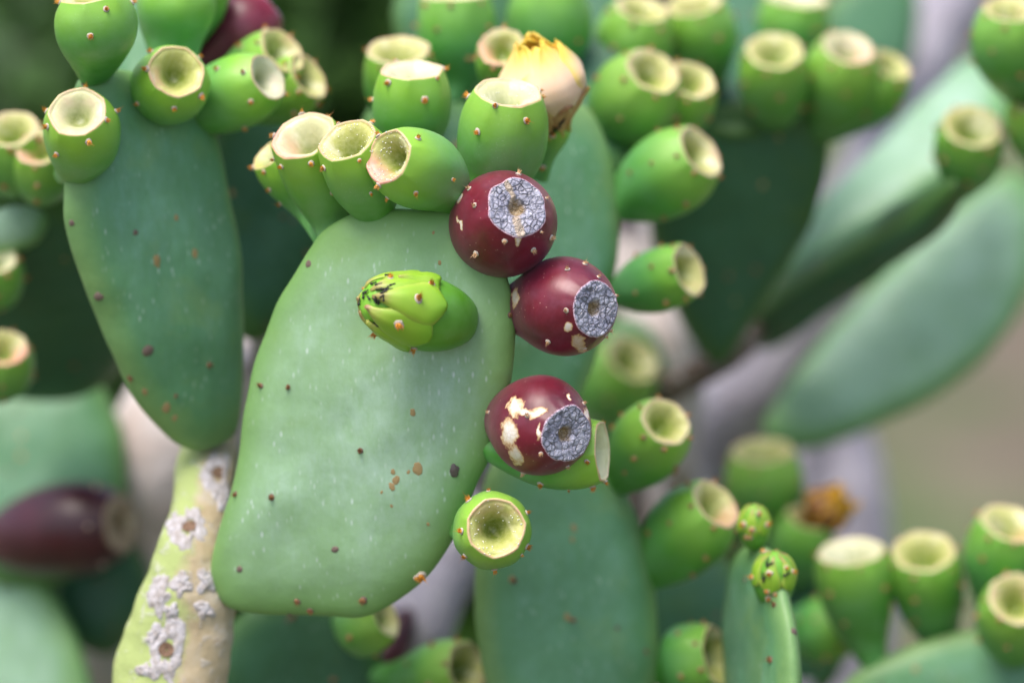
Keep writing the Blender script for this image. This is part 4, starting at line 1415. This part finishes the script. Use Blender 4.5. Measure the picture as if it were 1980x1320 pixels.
# ---- the blurred dried flower and its fruit
far('b17', (1565, 1000), (1530, 1130), 62, 1.77, 46, 62, 'very blurred green fruit still wearing its shrivelled brown flower', cup=True, rows=())
dfr = Frame((1628, 960), (1560, 1015), radians(68), 1.765, 1.0, 1.0)
dfr.L = math.hypot(68, 55) * dfr.k / sin(radians(68))
dfr.base = dfr.rim - dfr.axis * dfr.L
dfr.off = Vector((0, 0, 0))
dfr.neck = Vector((0, 0, 0))
dfl = empty('dried_flower', dfr.base)
tag(dfl, 'shrivelled brown and orange flower on a blurred green fruit', 'flower')
for k in range(7):
    tepal('petal', dfl, dfr, 44 * dfr.k, fprof, 0.0, 1.0 + 0.1 * rnd.random(), k * 0.9, 0.75, 0.06 * (k % 3 - 1), rnd.uniform(-0.3, 0.55), M['petal_dry'], shape='petal', ragged=0.35, seed=k * 1.9, thick=0.001)


# ---- small round buds on the edge-on pad
def small_bud(fid, tip, base, depth, R, label, n):
    fr = Frame(tip, base, radians(62), depth, 1.0, 1.0)
    fr.L = math.hypot(tip[0] - base[0], tip[1] - base[1]) * fr.k / sin(radians(62))
    fr.base = fr.rim - fr.axis * fr.L
    fr.off = Vector((0, 0, 0))
    fr.neck = Vector((0, 0, 0))
    o = empty('flower_bud', fr.base)
    tag(o, label, 'flower bud')
    pr = lambda t: egg(t, 0.42, 0.5, 0.15)
    R_ = R * fr.k
    b = body('ovary', o, fr, R_, pr, M['rind_bud'], nf=48, nt=30)
    ls = [b]
    for k in range(6):
        ls.append(tepal('bud_scale', o, fr, R_, pr, 0.45, 1.0, k * 1.05 + 0.3, 0.55, 0.05, 0.0, M['sepal'], seed=k + R, nx=14, ny=10))
    for k in range(n):
        t, a = rnd.uniform(0.3, 0.95), rnd.uniform(0, 6.28)
        p = fr.pt(t, a, R_ * (pr(t) + 0.05))
        areole(o, fr.base, p, (p - fr.c(t - 0.1)).normalized(), 0.0017)
    return fr, join_bvh(ls)


small_bud('sb1', (1458, 978), (1462, 1062), 1.50, 31, 'tiny round green bud on the tip of the thin edge-on pad', 8)
sfr, sb_bvh = small_bud('sb2', (1498, 1070), (1500, 1172), 1.475, 42, 'round green bud with orange tufts and ants on the side of the thin edge-on pad', 12)

# ------------------------------------------------------------------ ants
def ant_mesh():
    bm = bmesh.new()
    for (x, sx, sy, sz) in ((0.15, 0.36, 0.27, 0.26), (0.66, 0.36, 0.25, 0.25), (1.15, 0.30, 0.29, 0.26), (-0.5, 0.56, 0.44, 0.42)):
        bmesh.ops.create_icosphere(bm, subdivisions=2, radius=1.0, matrix=Matrix.Translation((x, 0, 0.28)) @ Matrix.Diagonal((sx, sy, sz, 1)))

    def stick(p, q, w):
        d = Vector(q) - Vector(p)
        m = Matrix.Translation((Vector(p) + Vector(q)) / 2) @ d.to_track_quat('Z', 'Y').to_matrix().to_4x4()
        bmesh.ops.create_cone(bm, cap_ends=True, segments=4, radius1=w, radius2=w * 0.7, depth=d.length, matrix=m)
    for s in (-1, 1):
        for x, dx in ((0.75, 0.45), (0.5, 0.0), (0.25, -0.45)):
            stick((x, 0, 0.28), (x + dx * 0.6, s * 0.42, 0.45), 0.04)
            stick((x + dx * 0.6, s * 0.42, 0.45), (x + dx * 1.1, s * 0.66, 0.0), 0.03)
        stick((1.3, s * 0.08, 0.32), (1.65, s * 0.35, 0.4), 0.035)
    me = bpy.data.meshes.new('ant')
    bm.to_mesh(me)
    bm.free()
    me.shade_smooth()
    me.materials.append(M['ant'])
    return me


ANT = ant_mesh()


def ant(bvh, px, py, ang, label, group, guess, size=0.00145):
    p, nm = surf(bvh, px, py, guess)
    if nm.dot(TO) < 0:
        nm = -nm
    f = XC * cos(ang) + UP * sin(ang)
    f = (f - nm * f.dot(nm)).normalized()
    y = nm.cross(f)
    o = bpy.data.objects.new('ant', ANT)
    col.objects.link(o)
    s = size * rnd.uniform(0.85, 1.15)
    o.matrix_world = Matrix.Translation(p + nm * 0.0004) @ Matrix((f, y, nm)).transposed().to_4x4() @ Matrix.Scale(s, 4)
    tag(o, label, 'ant', group)


for (x, y, a) in [(722, 550, 0.1), (731, 551, 0.2), (757, 552, 0.5), (740, 558, 0.1), (736, 559, 3.2), (744, 566, 1.0), (753, 562, 0.2), (741, 568, 0.6), (706, 566, 0.1), (711, 565, 0.3),
                  (694, 578, 0.8), (697, 586, 1.4), (716, 577, 2.7), (729, 577, 0.3), (733, 584, 1.3), (742, 578, 1.6), (729, 576, 1.2), (738, 573, 0.7), (747, 559, 0.9), (749, 534, 0.3), (705, 573, 2.0),
                  (726, 582, 2.2)]:
    ant(bud_bvh, x, y, a, 'tiny black ant in the swarm on the tip of the unopened green bud', 'ants on the bud tip', fb.c(0.8))
ant(bud_bvh, 730, 626, 2.6, 'lone tiny black ant low on a scale of the unopened bud', 'ants on the bud tip', fb.c(0.8))
for (x, y, a) in [(1083, 238, 1.0), (1078, 246, 0.9), (1072, 252, 0.8), (1066, 257, 0.7), (1085, 234, 1.2), (1075, 249, 2.2), (1069, 255, 0.4)]:
    ant(fl_bvh, x, y, a, 'tiny black ant in the file at the base of the wilting flower', 'ants under the flower', ff.c(0.1), 0.0015)
for (x, y, a) in [(1484, 1086, 1.2), (1488, 1092, 0.3), (1477, 1114, 1.4), (1479, 1120, 0.9), (1518, 1110, 0.4)]:
    ant(sb_bvh, x, y, a, 'tiny black ant on the orange-tufted round bud', 'ants on the round bud', sfr.c(0.5), 0.0017)

# ------------------------------------------------------------------ leafy shrubs farther back
def shrub(loc, w, h, n, label, seed):
    r = random.Random(seed)
    root = empty('leafy_shrub', loc)
    tag(root, label, 'shrub', 'leafy shrubs behind the cactus')
    vs, fs = [], []
    for k in range(9):
        a, inc = r.uniform(0, 6.28), r.uniform(0.05, 0.6)
        d = Vector((sin(inc) * cos(a), sin(inc) * sin(a), cos(inc)))
        o = len(vs)
        u = d.orthogonal().normalized()
        v = d.cross(u)
        for i in range(6):
            q = i / 5
            c = loc + d * h * 0.85 * q + Vector((0, 0, -0.02))
            for j in range(6):
                b = j * pi / 3
                vs.append(c + (u * cos(b) + v * sin(b)) * 0.012 * (1 - 0.75 * q))
        fs += [tuple(x + o for x in f) for f in ring_faces(6, 6, True, True)]
    obj('stems', vs, fs, M['twig'], parent=root, origin=loc)
    vs, fs = [], []
    for k in range(n):
        while True:
            p = Vector((r.uniform(-1, 1), r.uniform(-1, 1), r.uniform(-1, 1)))
            if 0.25 < p.length < 1 and noise.noise(p * 2.6 + Vector((seed, 0, 0))) > -0.12:
                break
        c = loc + Vector((p.x * w, p.y * w, h * 0.55 + p.z * h * 0.5))
        d = Vector((r.gauss(0, 1), r.gauss(0, 1), r.gauss(0.3, 0.8))).normalized()
        s = d.orthogonal().normalized()
        s = (s * cos(k) + d.cross(s) * sin(k)).normalized()
        ln, wd = r.uniform(0.05, 0.10), r.uniform(0.018, 0.034)
        nn = d.cross(s)
        o = len(vs)
        vs += [c, c + d * ln * 0.5 + s * wd + nn * 0.006, c + d * ln, c + d * ln * 0.5 - s * wd + nn * 0.006]
        fs += [(o, o + 1, o + 2), (o, o + 2, o + 3)]
    lv = obj('leaves', vs, fs, M['soil_leaf'], parent=root, origin=loc, smooth=False)
    lv['kind'] = 'stuff'


def shrub_at(px, py, d, w, h, n, label, seed):
    p = P(px, py, d)
    shrub(Vector((p.x, p.y, 0.0)), w, h, n, label, seed)


shrub_at(640, 0, 3.4, 0.55, 1.35, 5200, 'dark leafy shrub behind the blurred crimson fruit', 3)
shrub_at(30, 200, 4.6, 0.6, 1.0, 4200, 'dark leafy shrub beyond the spiny-rimmed fruit', 5)
